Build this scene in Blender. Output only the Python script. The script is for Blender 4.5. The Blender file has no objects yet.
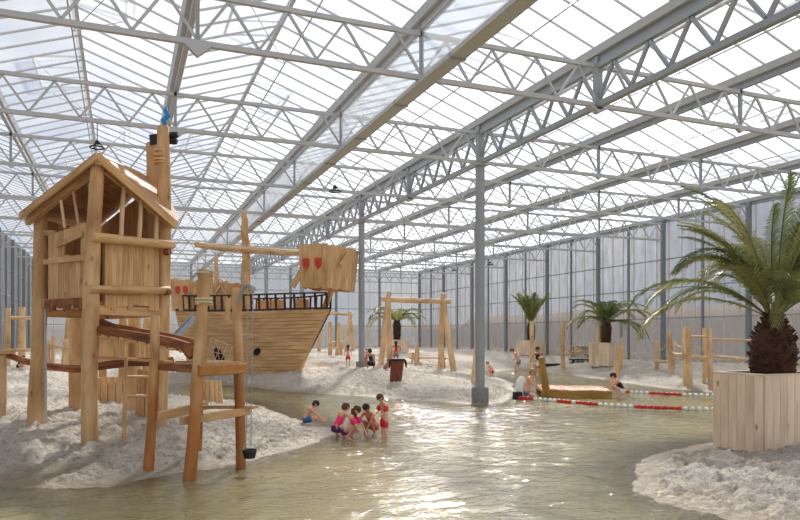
import bpy, math, random
import numpy as np
from mathutils import Vector, Matrix, noise
random.seed(7)
C = bpy.context.scene.collection
PI = math.pi
# ------------------------------------------------------------------ camera frame
CAMH, FPX, HOR = 2.1, 683.0, 336.0
YAW = math.radians(22.15)
SN, CS = math.sin(YAW), math.cos(YAW)
def F(x, z, Z=0.0):            # metres right of / ahead of the viewpoint -> world
    return Vector((x*CS + z*SN, -x*SN + z*CS, Z))
def U(u, v, zc):
    return F((u-400)/FPX*zc, zc, CAMH + (HOR-v)/FPX*zc)
def G(u, v, h=0.0):            # point on a level h
    zc = (CAMH-h)*FPX/(v-HOR)
    return F((u-400)/FPX*zc, zc, h)
def HEAD(dx, dz):              # heading angle of a view-frame direction
    w = F(dx, dz); return math.atan2(w.y, w.x)

# ------------------------------------------------------------------ materials
def nm(name):
    m = bpy.data.materials.new(name); m.use_nodes = True
    nt = m.node_tree; nt.nodes.clear()
    out = nt.nodes.new('ShaderNodeOutputMaterial')
    return m, nt, out
def N(nt, t, **kw):
    n = nt.nodes.new(t)
    for k, v in kw.items():
        if k.startswith('i_'): n.inputs[k[2:].replace('_', ' ')].default_value = v
        else: setattr(n, k, v)
    return n
def L(nt, a, b): nt.links.new(a, b)
def ramp(nt, fac, stops):
    r = N(nt, 'ShaderNodeValToRGB'); e = r.color_ramp.elements
    while len(e) < len(stops): e.new(0.5)
    for i, (p, c) in enumerate(stops):
        e[i].position = p; e[i].color = (c[0], c[1], c[2], 1)
    L(nt, fac, r.inputs[0]); return r
def S(r, g, b):                # sRGB 0-255 -> linear
    f = lambda c: (c/255/12.92) if c/255 <= .04045 else ((c/255+.055)/1.055)**2.4
    return (f(r), f(g), f(b))
def plain(name, col, rough=.6, metal=0., var=.12, scale=6., bump=0.):
    m, nt, out = nm(name)
    p = N(nt, 'ShaderNodeBsdfPrincipled'); p.inputs['Roughness'].default_value = rough; p.inputs['Metallic'].default_value = metal
    tc = N(nt, 'ShaderNodeTexCoord'); no = N(nt, 'ShaderNodeTexNoise'); no.inputs['Scale'].default_value = scale; no.inputs['Detail'].default_value = 4
    L(nt, tc.outputs['Object'], no.inputs['Vector'])
    a = [max(0, c*(1-var)) for c in col]; b = [min(1, c*(1+var)) for c in col]
    r = ramp(nt, no.outputs['Fac'], [(.3, a), (.7, b)])
    L(nt, r.outputs[0], p.inputs['Base Color'])
    if bump:
        bn = N(nt, 'ShaderNodeBump'); bn.inputs['Strength'].default_value = bump; bn.inputs['Distance'].default_value = .02
        L(nt, no.outputs['Fac'], bn.inputs['Height']); L(nt, bn.outputs[0], p.inputs['Normal'])
    L(nt, p.outputs[0], out.inputs[0]); return m
def wood(name, dark, mid, light, su=9., sv=1.1, rough=.62, knots=True):
    m, nt, out = nm(name)
    uv = N(nt, 'ShaderNodeUVMap'); mp = N(nt, 'ShaderNodeMapping'); mp.inputs['Scale'].default_value = (su, sv, 1)
    L(nt, uv.outputs[0], mp.inputs[0])
    oi = N(nt, 'ShaderNodeObjectInfo'); ml = N(nt, 'ShaderNodeMath', operation='MULTIPLY'); ml.inputs[1].default_value = 37.
    L(nt, oi.outputs['Random'], ml.inputs[0])
    no = N(nt, 'ShaderNodeTexNoise', noise_dimensions='4D'); no.inputs['Scale'].default_value = 1.6; no.inputs['Detail'].default_value = 6; no.inputs['Distortion'].default_value = .5
    L(nt, mp.outputs[0], no.inputs['Vector']); L(nt, ml.outputs[0], no.inputs['W'])
    r = ramp(nt, no.outputs['Fac'], [(.25, dark), (.5, mid), (.75, light)])
    col = r.outputs[0]
    # plank to plank tone from the plank's own offset
    n2 = N(nt, 'ShaderNodeTexNoise', noise_dimensions='4D'); n2.inputs['Scale'].default_value = .9; n2.inputs['Detail'].default_value = 1
    L(nt, uv.outputs[0], n2.inputs['Vector']); L(nt, ml.outputs[0], n2.inputs['W'])
    r2 = ramp(nt, n2.outputs['Fac'], [(.3, (.78, .72, .66)), (.7, (1.12, 1.1, 1.08))])
    mx = N(nt, 'ShaderNodeMix', data_type='RGBA', blend_type='MULTIPLY'); mx.inputs[0].default_value = 1
    L(nt, col, mx.inputs[6]); L(nt, r2.outputs[0], mx.inputs[7]); col = mx.outputs[2]
    if knots:
        mp2 = N(nt, 'ShaderNodeMapping'); mp2.inputs['Scale'].default_value = (3.2, 1.8, 1); L(nt, uv.outputs[0], mp2.inputs[0])
        vo = N(nt, 'ShaderNodeTexVoronoi'); vo.inputs['Scale'].default_value = 1.
        L(nt, mp2.outputs[0], vo.inputs['Vector'])
        r3 = ramp(nt, vo.outputs['Distance'], [(.05, (.35, .2, .1)), (.14, (1, 1, 1))])
        m3 = N(nt, 'ShaderNodeMix', data_type='RGBA', blend_type='MULTIPLY'); m3.inputs[0].default_value = .75
        L(nt, col, m3.inputs[6]); L(nt, r3.outputs[0], m3.inputs[7]); col = m3.outputs[2]
    p = N(nt, 'ShaderNodeBsdfPrincipled'); p.inputs['Roughness'].default_value = rough
    L(nt, col, p.inputs['Base Color'])
    bn = N(nt, 'ShaderNodeBump'); bn.inputs['Strength'].default_value = .25; bn.inputs['Distance'].default_value = .02
    L(nt, no.outputs['Fac'], bn.inputs['Height']); L(nt, bn.outputs[0], p.inputs['Normal'])
    L(nt, p.outputs[0], out.inputs[0]); return m
M = {}
M['log'] = wood('peeled_log', S(176, 132, 84), S(212, 174, 124), S(232, 202, 158), 4., 1.0)
M['log_orange'] = wood('orange_log', S(150, 92, 44), S(194, 136, 76), S(218, 172, 116), 3.5, 1.2)
def two_tone(name, a, b, z0, z1):
    m = M[a].copy(); m.name = name; nt = m.node_tree; rs = [n for n in nt.nodes if n.type == 'VALTORGB']
    p = [n for n in nt.nodes if n.type == 'BSDF_PRINCIPLED'][0]; src = p.inputs['Base Color'].links[0].from_socket
    ge = N(nt, 'ShaderNodeNewGeometry'); sx = N(nt, 'ShaderNodeSeparateXYZ'); L(nt, ge.outputs['Position'], sx.inputs[0])
    no = [n for n in nt.nodes if n.type == 'TEX_NOISE'][0]; ad = N(nt, 'ShaderNodeMath', operation='MULTIPLY_ADD'); ad.inputs[1].default_value = .5; L(nt, no.outputs['Fac'], ad.inputs[0]); L(nt, sx.outputs[2], ad.inputs[2])
    mr = N(nt, 'ShaderNodeMapRange'); mr.inputs[1].default_value = z0; mr.inputs[2].default_value = z1; L(nt, ad.outputs[0], mr.inputs[0])
    mx = N(nt, 'ShaderNodeMix', data_type='RGBA', blend_type='MULTIPLY'); mx.inputs[0].default_value = 1
    mc = N(nt, 'ShaderNodeMix', data_type='RGBA'); mc.inputs[6].default_value = (*b, 1); mc.inputs[7].default_value = (1, 1, 1, 1); L(nt, mr.outputs[0], mc.inputs[0])
    L(nt, src, mx.inputs[6]); L(nt, mc.outputs[2], mx.inputs[7]); L(nt, mx.outputs[2], p.inputs['Base Color']); return m
M['log_soaked'] = two_tone('log_soaked', 'log', (.66, .40, .22), 1.3, 2.3)
M['log_pale'] = wood('pale_log', S(186, 150, 108), S(220, 188, 146), S(238, 212, 172), 2.5, 1.0)
M['plank'] = wood('plank', S(184, 138, 90), S(216, 176, 126), S(232, 200, 154), 14., 1.0)
M['plank_pale'] = wood('pale_plank', S(220, 196, 166), S(236, 216, 190), S(244, 230, 208), 14., 1.0)
M['plank_red'] = wood('roof_plank', S(160, 116, 82), S(190, 146, 108), S(208, 168, 130), 14., 1.0)
M['hull'] = wood('hull_plank', S(170, 130, 88), S(208, 170, 122), S(226, 194, 150), 26., .8, knots=False)
M['brown'] = wood('stained_beam', S(96, 52, 28), S(146, 88, 52), S(190, 134, 90), 6., 1.0)
M['rail'] = wood('dark_rail', S(40, 24, 16), S(62, 40, 26), S(84, 56, 38), 6., 1.0, knots=False)
M['raft'] = wood('raft_plank', S(178, 124, 74), S(206, 150, 98), S(224, 178, 126), 8., 1.0)
M['raft_side'] = wood('raft_side', S(120, 88, 30), S(156, 120, 50), S(180, 144, 72), 6., 1.0)
M['steel'] = plain('galvanised_steel', S(184, 187, 188), .45, 0, .05, 3.)
M['steel_dark'] = plain('grey_painted_steel', S(150, 156, 160), .45, 0, .06, 2.)
M['wallpost'] = plain('wall_post_steel', S(124, 132, 138), .5, 0, .06, 2.)
M['tray'] = plain('perforated_tray', S(186, 188, 186), .6, 0, .12, 30.)
M['alu'] = plain('glazing_aluminium', S(204, 206, 208), .4, 0, .03, 3.)
M['mullion'] = plain('beige_mullion', S(214, 204, 190), .6, .0, .05, 3.)
M['concrete'] = plain('concrete', S(132, 132, 128), .9, 0, .15, 12., .3)
M['black'] = plain('black_rubber', S(26, 26, 28), .6)
M['hole_shade'] = plain('hull_hole_shade', S(34, 26, 22), .9)  # near-black paint for the shade inside the hull openings
M['rust'] = plain('rusted_steel', S(120, 60, 40), .8, 0, .25, 9., .2)
M['blue'] = plain('blue_cloth', S(40, 140, 205), .7, 0, .15, 9.)
M['rope'] = plain('rope', S(206, 192, 160), .9, 0, .15, 40.)
M['red'] = plain('red_plastic', S(205, 40, 36), .45)
M['shield'] = plain('red_paint', S(205, 66, 50), .6)
M['white'] = plain('white_plastic', S(236, 236, 228), .4)
M['chain'] = plain('chain_steel', S(176, 176, 182), .35, .4)
M['slide'] = plain('slide_steel', S(190, 192, 196), .25, .8, .04)
M['soil'] = plain('outside_soil', S(176, 150, 128), .95, 0, .12, .4)
M['hedge'] = plain('outside_bank', S(190, 156, 124), .95, 0, .2, .5)
M['trunk'] = plain('palm_bark', S(72, 46, 32), .95, 0, .4, 14., .6)
M['skin'] = plain('skin', S(222, 168, 138), .5, 0, .06)
M['skin_tan'] = plain('tanned_skin', S(188, 128, 98), .5, 0, .06)
M['h_brown'] = plain('brown_hair', S(84, 54, 36), .6, 0, .25, 40.)
M['h_dark'] = plain('dark_hair', S(40, 28, 24), .6, 0, .25, 40.)
M['h_blond'] = plain('blond_hair', S(170, 130, 84), .6, 0, .2, 40.)
M['c_red'] = plain('red_swim_shorts', S(214, 44, 58), .7, 0, .1)
M['c_blue'] = plain('blue_swim_shorts', S(34, 100, 150), .7, 0, .3, 22.)
M['c_purple'] = plain('purple_swimwear', S(92, 28, 110), .7)
M['c_pink'] = plain('pink_plastic', S(238, 40, 110), .4)
M['c_black'] = plain('black_cloth', S(30, 28, 30), .8)
M['c_white'] = plain('white_cloth', S(226, 222, 216), .8)
M['c_grey'] = plain('grey_cloth', S(120, 124, 128), .8)

def leaf_mat():
    m, nt, out = nm('palm_leaf')
    oi = N(nt, 'ShaderNodeObjectInfo')
    tc = N(nt, 'ShaderNodeTexCoord'); no = N(nt, 'ShaderNodeTexNoise'); no.inputs['Scale'].default_value = 2.5
    L(nt, tc.outputs['Object'], no.inputs['Vector'])
    ad = N(nt, 'ShaderNodeMath', operation='ADD'); L(nt, oi.outputs['Random'], ad.inputs[0]); L(nt, no.outputs['Fac'], ad.inputs[1])
    r = ramp(nt, ad.outputs[0], [(.3, S(62, 78, 34)), (.8, S(108, 118, 60)), (1., S(158, 156, 98))])
    p = N(nt, 'ShaderNodeBsdfPrincipled'); p.inputs['Roughness'].default_value = .38
    L(nt, r.outputs[0], p.inputs['Base Color'])
    t = N(nt, 'ShaderNodeBsdfTranslucent'); L(nt, r.outputs[0], t.inputs[0])
    mx = N(nt, 'ShaderNodeMixShader'); mx.inputs[0].default_value = .3
    L(nt, p.outputs[0], mx.inputs[1]); L(nt, t.outputs[0], mx.inputs[2]); L(nt, mx.outputs[0], out.inputs[0]); return m
M['leaf'] = leaf_mat()

def glass_mat(name, haze, tint, hazecol, gloss=.06, streak=None):
    m, nt, out = nm(name)
    tr = N(nt, 'ShaderNodeBsdfTransparent'); tr.inputs[0].default_value = (*tint, 1)
    tl = N(nt, 'ShaderNodeBsdfTranslucent'); tl.inputs[0].default_value = (*hazecol, 1)
    df = N(nt, 'ShaderNodeBsdfDiffuse'); df.inputs[0].default_value = (*hazecol, 1)
    gl = N(nt, 'ShaderNodeBsdfGlossy'); gl.inputs['Roughness'].default_value = .12
    a = N(nt, 'ShaderNodeMixShader'); a.inputs[0].default_value = .3
    L(nt, tl.outputs[0], a.inputs[1]); L(nt, df.outputs[0], a.inputs[2])
    b = N(nt, 'ShaderNodeMixShader'); b.inputs[0].default_value = haze
    L(nt, tr.outputs[0], b.inputs[1]); L(nt, a.outputs[0], b.inputs[2])
    tc = N(nt, 'ShaderNodeTexCoord'); mp = N(nt, 'ShaderNodeMapping'); no = N(nt, 'ShaderNodeTexNoise')
    L(nt, tc.outputs['Object'], mp.inputs[0]); L(nt, mp.outputs[0], no.inputs['Vector'])
    if streak:
        mp.inputs['Scale'].default_value = streak; no.inputs['Scale'].default_value = 1.; no.inputs['Detail'].default_value = 4
        rr = N(nt, 'ShaderNodeMapRange'); rr.inputs[1].default_value = .3; rr.inputs[2].default_value = .7
        rr.inputs[3].default_value = max(0, haze-.14); rr.inputs[4].default_value = min(1, haze+.14)
    else:
        mp.inputs['Scale'].default_value = (.25, .25, .25); no.inputs['Scale'].default_value = 1.5
        rr = N(nt, 'ShaderNodeMapRange'); rr.inputs[1].default_value = .3; rr.inputs[2].default_value = .7
        rr.inputs[3].default_value = haze*.6; rr.inputs[4].default_value = haze*1.4
    L(nt, no.outputs['Fac'], rr.inputs[0]); L(nt, rr.outputs[0], b.inputs[0])
    c = N(nt, 'ShaderNodeMixShader'); c.inputs[0].default_value = gloss
    L(nt, b.outputs[0], c.inputs[1]); L(nt, gl.outputs[0], c.inputs[2]); L(nt, c.outputs[0], out.inputs[0]); return m
M['glass'] = glass_mat('roof_glass', .32, (.93, .95, .97), (.9, .92, .95), .05)
M['poly'] = glass_mat('wall_polycarbonate', .72, (.56, .57, .59), S(124, 128, 132), .06, (3., 3., .8))
M['film'] = glass_mat('smoke_film', .35, (.93, .94, .95), (.82, .84, .86), .08)

def sand_mat():
    m, nt, out = nm('pale_sand')
    tc = N(nt, 'ShaderNodeTexCoord')
    n1 = N(nt, 'ShaderNodeTexNoise'); n1.inputs['Scale'].default_value = .7; n1.inputs['Detail'].default_value = 5
    n2 = N(nt, 'ShaderNodeTexNoise'); n2.inputs['Scale'].default_value = 9.; n2.inputs['Detail'].default_value = 8; n2.inputs['Roughness'].default_value = .7
    L(nt, tc.outputs['Object'], n1.inputs['Vector']); L(nt, tc.outputs['Object'], n2.inputs['Vector'])
    r = ramp(nt, n1.outputs['Fac'], [(.3, S(216, 204, 188)), (.7, S(232, 223, 210))])
    r2 = ramp(nt, n2.outputs['Fac'], [(.36, (.6, .56, .52)), (.5, (1, 1, 1))])
    mx = N(nt, 'ShaderNodeMix', data_type='RGBA', blend_type='MULTIPLY'); mx.inputs[0].default_value = 1
    L(nt, r.outputs[0], mx.inputs[6]); L(nt, r2.outputs[0], mx.inputs[7])
    # wet sand close to and below the water line
    sx = N(nt, 'ShaderNodeSeparateXYZ'); L(nt, tc.outputs['Object'], sx.inputs[0])
    ad = N(nt, 'ShaderNodeMath', operation='MULTIPLY_ADD'); ad.inputs[1].default_value = .12; L(nt, n1.outputs['Fac'], ad.inputs[0]); L(nt, sx.outputs[2], ad.inputs[2])
    wr = N(nt, 'ShaderNodeMapRange'); wr.inputs[1].default_value = .06; wr.inputs[2].default_value = .16; L(nt, ad.outputs[0], wr.inputs[0])
    wet = N(nt, 'ShaderNodeMix', data_type='RGBA'); wet.inputs[6].default_value = (*S(190, 168, 138), 1)
    L(nt, wr.outputs[0], wet.inputs[0]); L(nt, mx.outputs[2], wet.inputs[7])
    dr = N(nt, 'ShaderNodeMapRange'); dr.inputs[1].default_value = .1; dr.inputs[2].default_value = .62; dr.inputs[3].default_value = .74; dr.inputs[4].default_value = 1.; L(nt, ad.outputs[0], dr.inputs[0])
    dm = N(nt, 'ShaderNodeMix', data_type='RGBA', blend_type='MULTIPLY'); dm.inputs[0].default_value = 1; L(nt, wet.outputs[2], dm.inputs[6]); L(nt, dr.outputs[0], dm.inputs[7])
    rg = N(nt, 'ShaderNodeMapRange'); rg.inputs[3].default_value = .5; rg.inputs[4].default_value = .95; L(nt, wr.outputs[0], rg.inputs[0])
    p = N(nt, 'ShaderNodeBsdfPrincipled'); L(nt, dm.outputs[2], p.inputs['Base Color']); L(nt, rg.outputs[0], p.inputs['Roughness'])
    n3 = N(nt, 'ShaderNodeTexNoise'); n3.inputs['Scale'].default_value = 5.; n3.inputs['Detail'].default_value = 9; n3.inputs['Roughness'].default_value = .65
    L(nt, tc.outputs['Object'], n3.inputs['Vector'])
    bn = N(nt, 'ShaderNodeBump'); bn.inputs['Strength'].default_value = 1.; bn.inputs['Distance'].default_value = .22
    L(nt, n3.outputs['Fac'], bn.inputs['Height']); L(nt, bn.outputs[0], p.inputs['Normal'])
    L(nt, p.outputs[0], out.inputs[0]); return m
M['sand'] = sand_mat()

def water_mat():
    m, nt, out = nm('murky_water')
    tc = N(nt, 'ShaderNodeTexCoord')
    mp = N(nt, 'ShaderNodeMapping'); mp.inputs['Scale'].default_value = (2.6, 4.2, 1); mp.inputs['Rotation'].default_value = (0, 0, YAW+.25)
    L(nt, tc.outputs['Object'], mp.inputs[0])
    n1 = N(nt, 'ShaderNodeTexNoise'); n1.inputs['Scale'].default_value = 1.0; n1.inputs['Detail'].default_value = 3; n1.inputs['Distortion'].default_value = .6
    n2 = N(nt, 'ShaderNodeTexNoise'); n2.inputs['Scale'].default_value = 4.; n2.inputs['Detail'].default_value = 2
    L(nt, mp.outputs[0], n1.inputs['Vector']); L(nt, mp.outputs[0], n2.inputs['Vector'])
    ad = N(nt, 'ShaderNodeMath', operation='MULTIPLY_ADD'); ad.inputs[1].default_value = .6
    L(nt, n2.outputs['Fac'], ad.inputs[0]); L(nt, n1.outputs['Fac'], ad.inputs[2])
    bn = N(nt, 'ShaderNodeBump'); bn.inputs['Strength'].default_value = 1.; bn.inputs['Distance'].default_value = .03
    L(nt, ad.outputs[0], bn.inputs['Height'])
    df = N(nt, 'ShaderNodeBsdfDiffuse'); df.inputs[0].default_value = (*S(158, 147, 108), 1)
    tr = N(nt, 'ShaderNodeBsdfTransparent'); tr.inputs[0].default_value = (.86, .82, .7, 1)
    at = N(nt, 'ShaderNodeAttribute', attribute_name='depth')
    mr = N(nt, 'ShaderNodeMapRange'); mr.inputs[1].default_value = 0; mr.inputs[2].default_value = .32; mr.inputs[3].default_value = .12; mr.inputs[4].default_value = .92
    L(nt, at.outputs['Fac'], mr.inputs[0])
    a = N(nt, 'ShaderNodeMixShader'); L(nt, mr.outputs[0], a.inputs[0]); L(nt, tr.outputs[0], a.inputs[1]); L(nt, df.outputs[0], a.inputs[2])
    gl = N(nt, 'ShaderNodeBsdfGlossy'); gl.inputs['Roughness'].default_value = .05; L(nt, bn.outputs[0], gl.inputs['Normal'])
    fr = N(nt, 'ShaderNodeFresnel'); fr.inputs[0].default_value = 1.333; L(nt, bn.outputs[0], fr.inputs['Normal'])
    b = N(nt, 'ShaderNodeMixShader'); L(nt, fr.outputs[0], b.inputs[0]); L(nt, a.outputs[0], b.inputs[1]); L(nt, gl.outputs[0], b.inputs[2])
    L(nt, b.outputs[0], out.inputs[0]); return m
M['water'] = water_mat()

# ------------------------------------------------------------------ mesh builder
def frame(d, up=None):
    d = d.normalized(); up = Vector(up) if up is not None else Vector((0, 0, 1))
    if abs(d.dot(up)) > .97: up = Vector((1, 0, 0)) if abs(d.x) < .9 else Vector((0, 1, 0))
    s = d.cross(up).normalized(); return s, s.cross(d).normalized(), d
class MB:
    def __init__(s, org=None): s.v = []; s.f = []; s.uv = []; s.sm = []; s.o = Vector(org) if org is not None else Vector((0, 0, 0))
    def add(s, vs, fs, uvs, smooth=False):
        b = len(s.v); s.v += [tuple(Vector(v)-s.o) for v in vs]
        for f, u in zip(fs, uvs): s.f.append([i+b for i in f]); s.uv.append(u); s.sm.append(smooth)
        return s
    def beam(s, p0, p1, w, h, up=None, bev=0.):      # rectangular bar from p0 to p1
        p0, p1 = Vector(p0), Vector(p1); a, b, d = frame(p1-p0, up); ln = (p1-p0).length
        ou, ov = random.random()*50, random.random()*50
        if bev <= 0: prof = [(-w/2, -h/2), (w/2, -h/2), (w/2, h/2), (-w/2, h/2)]
        else:
            c = bev; prof = [(-w/2+c, -h/2), (w/2-c, -h/2), (w/2, -h/2+c), (w/2, h/2-c), (w/2-c, h/2), (-w/2+c, h/2), (-w/2, h/2-c), (-w/2, -h/2+c)]
        n = len(prof); vs = [p0+a*x+b*y for x, y in prof]+[p1+a*x+b*y for x, y in prof]
        per = [0]
        for i in range(n):
            x0, y0 = prof[i]; x1, y1 = prof[(i+1) % n]; per.append(per[-1]+math.hypot(x1-x0, y1-y0))
        fs, uvs = [], []
        for i in range(n):
            j = (i+1) % n; fs.append([i, j, n+j, n+i]); uvs.append([(ou+per[i], ov), (ou+per[i+1], ov), (ou+per[i+1], ov+ln), (ou+per[i], ov+ln)])
        fs.append(list(range(n))[::-1]); uvs.append([(ou+prof[i][0], ov+prof[i][1]) for i in range(n)][::-1])
        fs.append(list(range(n, 2*n))); uvs.append([(ou+prof[i][0], ov+prof[i][1]) for i in range(n)])
        return s.add(vs, fs, uvs)
    def box(s, c, sx, sy, sz, rz=0.):
        c = Vector(c); d = Vector((math.cos(rz), math.sin(rz), 0))
        return s.beam(c-d*sx/2, c+d*sx/2, sy, sz)
    def tube(s, pts, rad, seg=10, caps=True, jit=0.):
        pts = [Vector(p) for p in pts]; n = len(pts)
        if not hasattr(rad, '__len__'): rad = [rad]*n
        vs, fs, uvs = [], [], []; ou, ov = random.random()*50, random.random()*50
        up = None; ln = 0.; lens = []
        for i, p in enumerate(pts):
            d = (pts[min(i+1, n-1)]-pts[max(i-1, 0)]).normalized()
            if up is None: a, b, _ = frame(d)
            else:
                a = (up - d*up.dot(d)).normalized(); b = a.cross(d)
            up = a
            if i: ln += (p-pts[i-1]).length
            lens.append(ln)
            for k in range(seg):
                t = 2*PI*k/seg; r = rad[i]*(1+(random.uniform(-jit, jit) if jit else 0))
                vs.append(p+(a*math.cos(t)+b*math.sin(t))*r)
        for i in range(n-1):
            for k in range(seg):
                k2 = (k+1) % seg; c = 2*PI*rad[0]
                fs.append([i*seg+k, i*seg+k2, (i+1)*seg+k2, (i+1)*seg+k])
                uvs.append([(ou+c*k/seg, ov+lens[i]), (ou+c*(k+1)/seg, ov+lens[i]), (ou+c*(k+1)/seg, ov+lens[i+1]), (ou+c*k/seg, ov+lens[i+1])])
        s.add(vs, fs, uvs, True)
        if caps:
            for base, rev in ((0, True), ((n-1)*seg, False)):
                ring = [vs[base+k] for k in range(seg)]; cc = sum(ring, Vector())/seg
                f = list(range(seg)); f = f[::-1] if rev else f
                s.add(ring, [f], [[(ou+(ring[i]-cc).x*.3, ov+(ring[i]-cc).y*.3) for i in f]])
        return s
    def log(s, p0, p1, r0, r1=None, bend=.02, seg=12, jit=.05, n=8):
        p0, p1 = Vector(p0), Vector(p1); r1 = r0*.88 if r1 is None else r1; a, b, d = frame(p1-p0); ln = (p1-p0).length
        s1, s2 = random.uniform(-1, 1), random.uniform(-1, 1); ph = random.random()*6
        pts, rs = [], []
        e = min(.02, ln*.05)
        ts = [0, e/ln]+[i/n for i in range(1, n)]+[1-e/ln, 1]
        for i, t in enumerate(ts):
            w = math.sin(PI*t)*bend*ln
            pts.append(p0.lerp(p1, t)+a*(w*s1+.25*bend*ln*math.sin(7*t+ph)*math.sin(PI*t))+b*w*s2)
            r = r0+(r1-r0)*t; r *= 1+.06*math.sin(9*t+ph)
            if i in (0, len(ts)-1): r *= .88
            rs.append(r)
        return s.tube(pts, rs, seg, True, jit)
    def sphere(s, c, rx, ry=None, rz=None, nu=12, nv=8, rot=None, zmin=-1.):
        ry = ry or rx; rz = rz or rx; c = Vector(c); vs = []; fs = []; uvs = []
        lat0 = math.asin(max(-1, zmin))
        for j in range(nv+1):
            la = lat0+(PI/2-lat0)*j/nv
            for i in range(nu):
                lo = 2*PI*i/nu; v = Vector((rx*math.cos(la)*math.cos(lo), ry*math.cos(la)*math.sin(lo), rz*math.sin(la)))
                if rot is not None: v = rot @ v
                vs.append(c+v)
        for j in range(nv):
            for i in range(nu):
                i2 = (i+1) % nu; fs.append([j*nu+i, j*nu+i2, (j+1)*nu+i2, (j+1)*nu+i]); uvs.append([(i/nu, j/nv)]*4)
        return s.add(vs, fs, uvs, True)
    def lathe(s, c, prof, seg=20, cap=True):          # prof: (r, z)
        c = Vector(c); vs, fs, uvs = [], [], []
        for r, z in prof:
            for k in range(seg): t = 2*PI*k/seg; vs.append(c+Vector((r*math.cos(t), r*math.sin(t), z)))
        for i in range(len(prof)-1):
            for k in range(seg):
                k2 = (k+1) % seg; fs.append([i*seg+k, i*seg+k2, (i+1)*seg+k2, (i+1)*seg+k])
                uvs.append([(prof[0][0]*6.28*k/seg, prof[i][1]), (prof[0][0]*6.28*(k+1)/seg, prof[i][1]), (prof[0][0]*6.28*(k+1)/seg, prof[i+1][1]), (prof[0][0]*6.28*k/seg, prof[i+1][1])])
        s.add(vs, fs, uvs, True)
        if cap:
            for i, rev in ((0, True), (len(prof)-1, False)):
                if prof[i][0] > .001:
                    f = list(range(seg)); s.add(vs[i*seg:(i+1)*seg], [f[::-1] if rev else f], [[(0, 0)]*seg])
        return s
    def slab(s, pts, th, up=None):                     # polygon extruded along its normal (or up)
        pts = [Vector(p) for p in pts]; n = len(pts)
        nn = Vector(up) if up is not None else (pts[1]-pts[0]).cross(pts[-1]-pts[0]).normalized()
        q = [p+nn*th for p in pts]; ou = random.random()*50
        e1 = (pts[1]-pts[0]); e2 = (pts[-1]-pts[0]); e1 = (e1 if e1.length >= e2.length else e2).normalized(); e2 = nn.cross(e1).normalized()
        uvq = [((p-pts[0]).dot(e2)+ou, (p-pts[0]).dot(e1)) for p in pts]
        fs = [list(range(n))[::-1], list(range(n, 2*n))]; uvs = [uvq[::-1], uvq]
        for i in range(n):
            j = (i+1) % n; fs.append([i, j, n+j, n+i]); l = (pts[j]-pts[i]).length; uvs.append([(ou, 0), (ou, l), (ou+th, l), (ou+th, 0)])
        return s.add(pts+q, fs, uvs)
    def build(s, name, mat, parent=None, loc=None):
        me = bpy.data.meshes.new(name); me.from_pydata(s.v, [], s.f)
        ul = me.uv_layers.new(name='UVMap'); d = []
        for u in s.uv:
            for a in u: d += [a[0], a[1]]
        ul.data.foreach_set('uv', d); me.polygons.foreach_set('use_smooth', s.sm)
        me.materials.append(M[mat] if isinstance(mat, str) else mat); me.update()
        o = bpy.data.objects.new(name, me); C.objects.link(o)
        if parent is not None: o.parent = parent
        elif s.o.length > 0: o.location = s.o
        if loc is not None: o.location = loc
        return o
def tag(o, label=None, cat=None, group=None, kind=None):
    if label: o['label'] = label
    if cat: o['category'] = cat
    if group: o['group'] = group
    if kind: o['kind'] = kind
    return o
def empty(name, loc, label, cat, group=None, rz=0.):
    o = bpy.data.objects.new(name, None); C.objects.link(o); o.location = loc; o.rotation_euler = (0, 0, rz); o.empty_display_size = .2
    return tag(o, label, cat, group)
def copy_tree(o, parent=None):
    c = o.copy(); C.objects.link(c)
    if parent is not None: c.parent = parent
    for ch in [x for x in C.objects if x.parent == o]: copy_tree(ch, c)
    return c
ORD = ['first', 'second', 'third', 'fourth', 'fifth', 'sixth', 'seventh', 'eighth', 'ninth', 'tenth', 'eleventh', 'twelfth', 'thirteenth', 'fourteenth', 'fifteenth', 'sixteenth', 'seventeenth', 'eighteenth', 'nineteenth', 'twentieth', 'twenty-first', 'twenty-second', 'twenty-third', 'twenty-fourth']

# ------------------------------------------------------------------ ground
XL, XR, Y0, Y1 = -7.0, 28.6, 2.0, 64.65
def GP(l): return [tuple(G(u, v)[:2]) for u, v in l]
WATER = GP([(-260, 560), (-120, 505), (0, 487), (60, 490), (110, 487), (150, 477), (200, 470), (250, 461), (290, 450), (320, 441), (335, 432), (322, 426), (297, 420), (275, 411), (250, 403),
            (215, 398), (170, 400), (150, 396), (165, 388), (205, 384), (240, 386), (280, 391), (320, 394), (360, 396), (400, 399), (440, 402), (468, 404), (490, 404.5), (508, 400), (516, 393), (512, 383), (500, 378),
            (485, 376), (470, 374), (480, 370), (505, 370.5), (530, 370), (560, 374), (600, 379), (640, 385), (680, 390), (720, 393), (800, 400), (900, 405)])
WATER += [tuple(F(17, 14)[:2]), tuple(F(17, 3)[:2]), tuple(F(-9, 3)[:2])]
ISLE = GP([(628, 480), (633, 466), (650, 456), (675, 449), (705, 444), (740, 438), (800, 430), (880, 424)])
ISLE += [tuple(F(13, 11)[:2]), tuple(F(12.5, 7)[:2]), tuple(F(8, 6)[:2])] + GP([(770, 545), (725, 522), (690, 510), (660, 502), (638, 493)])
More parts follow.
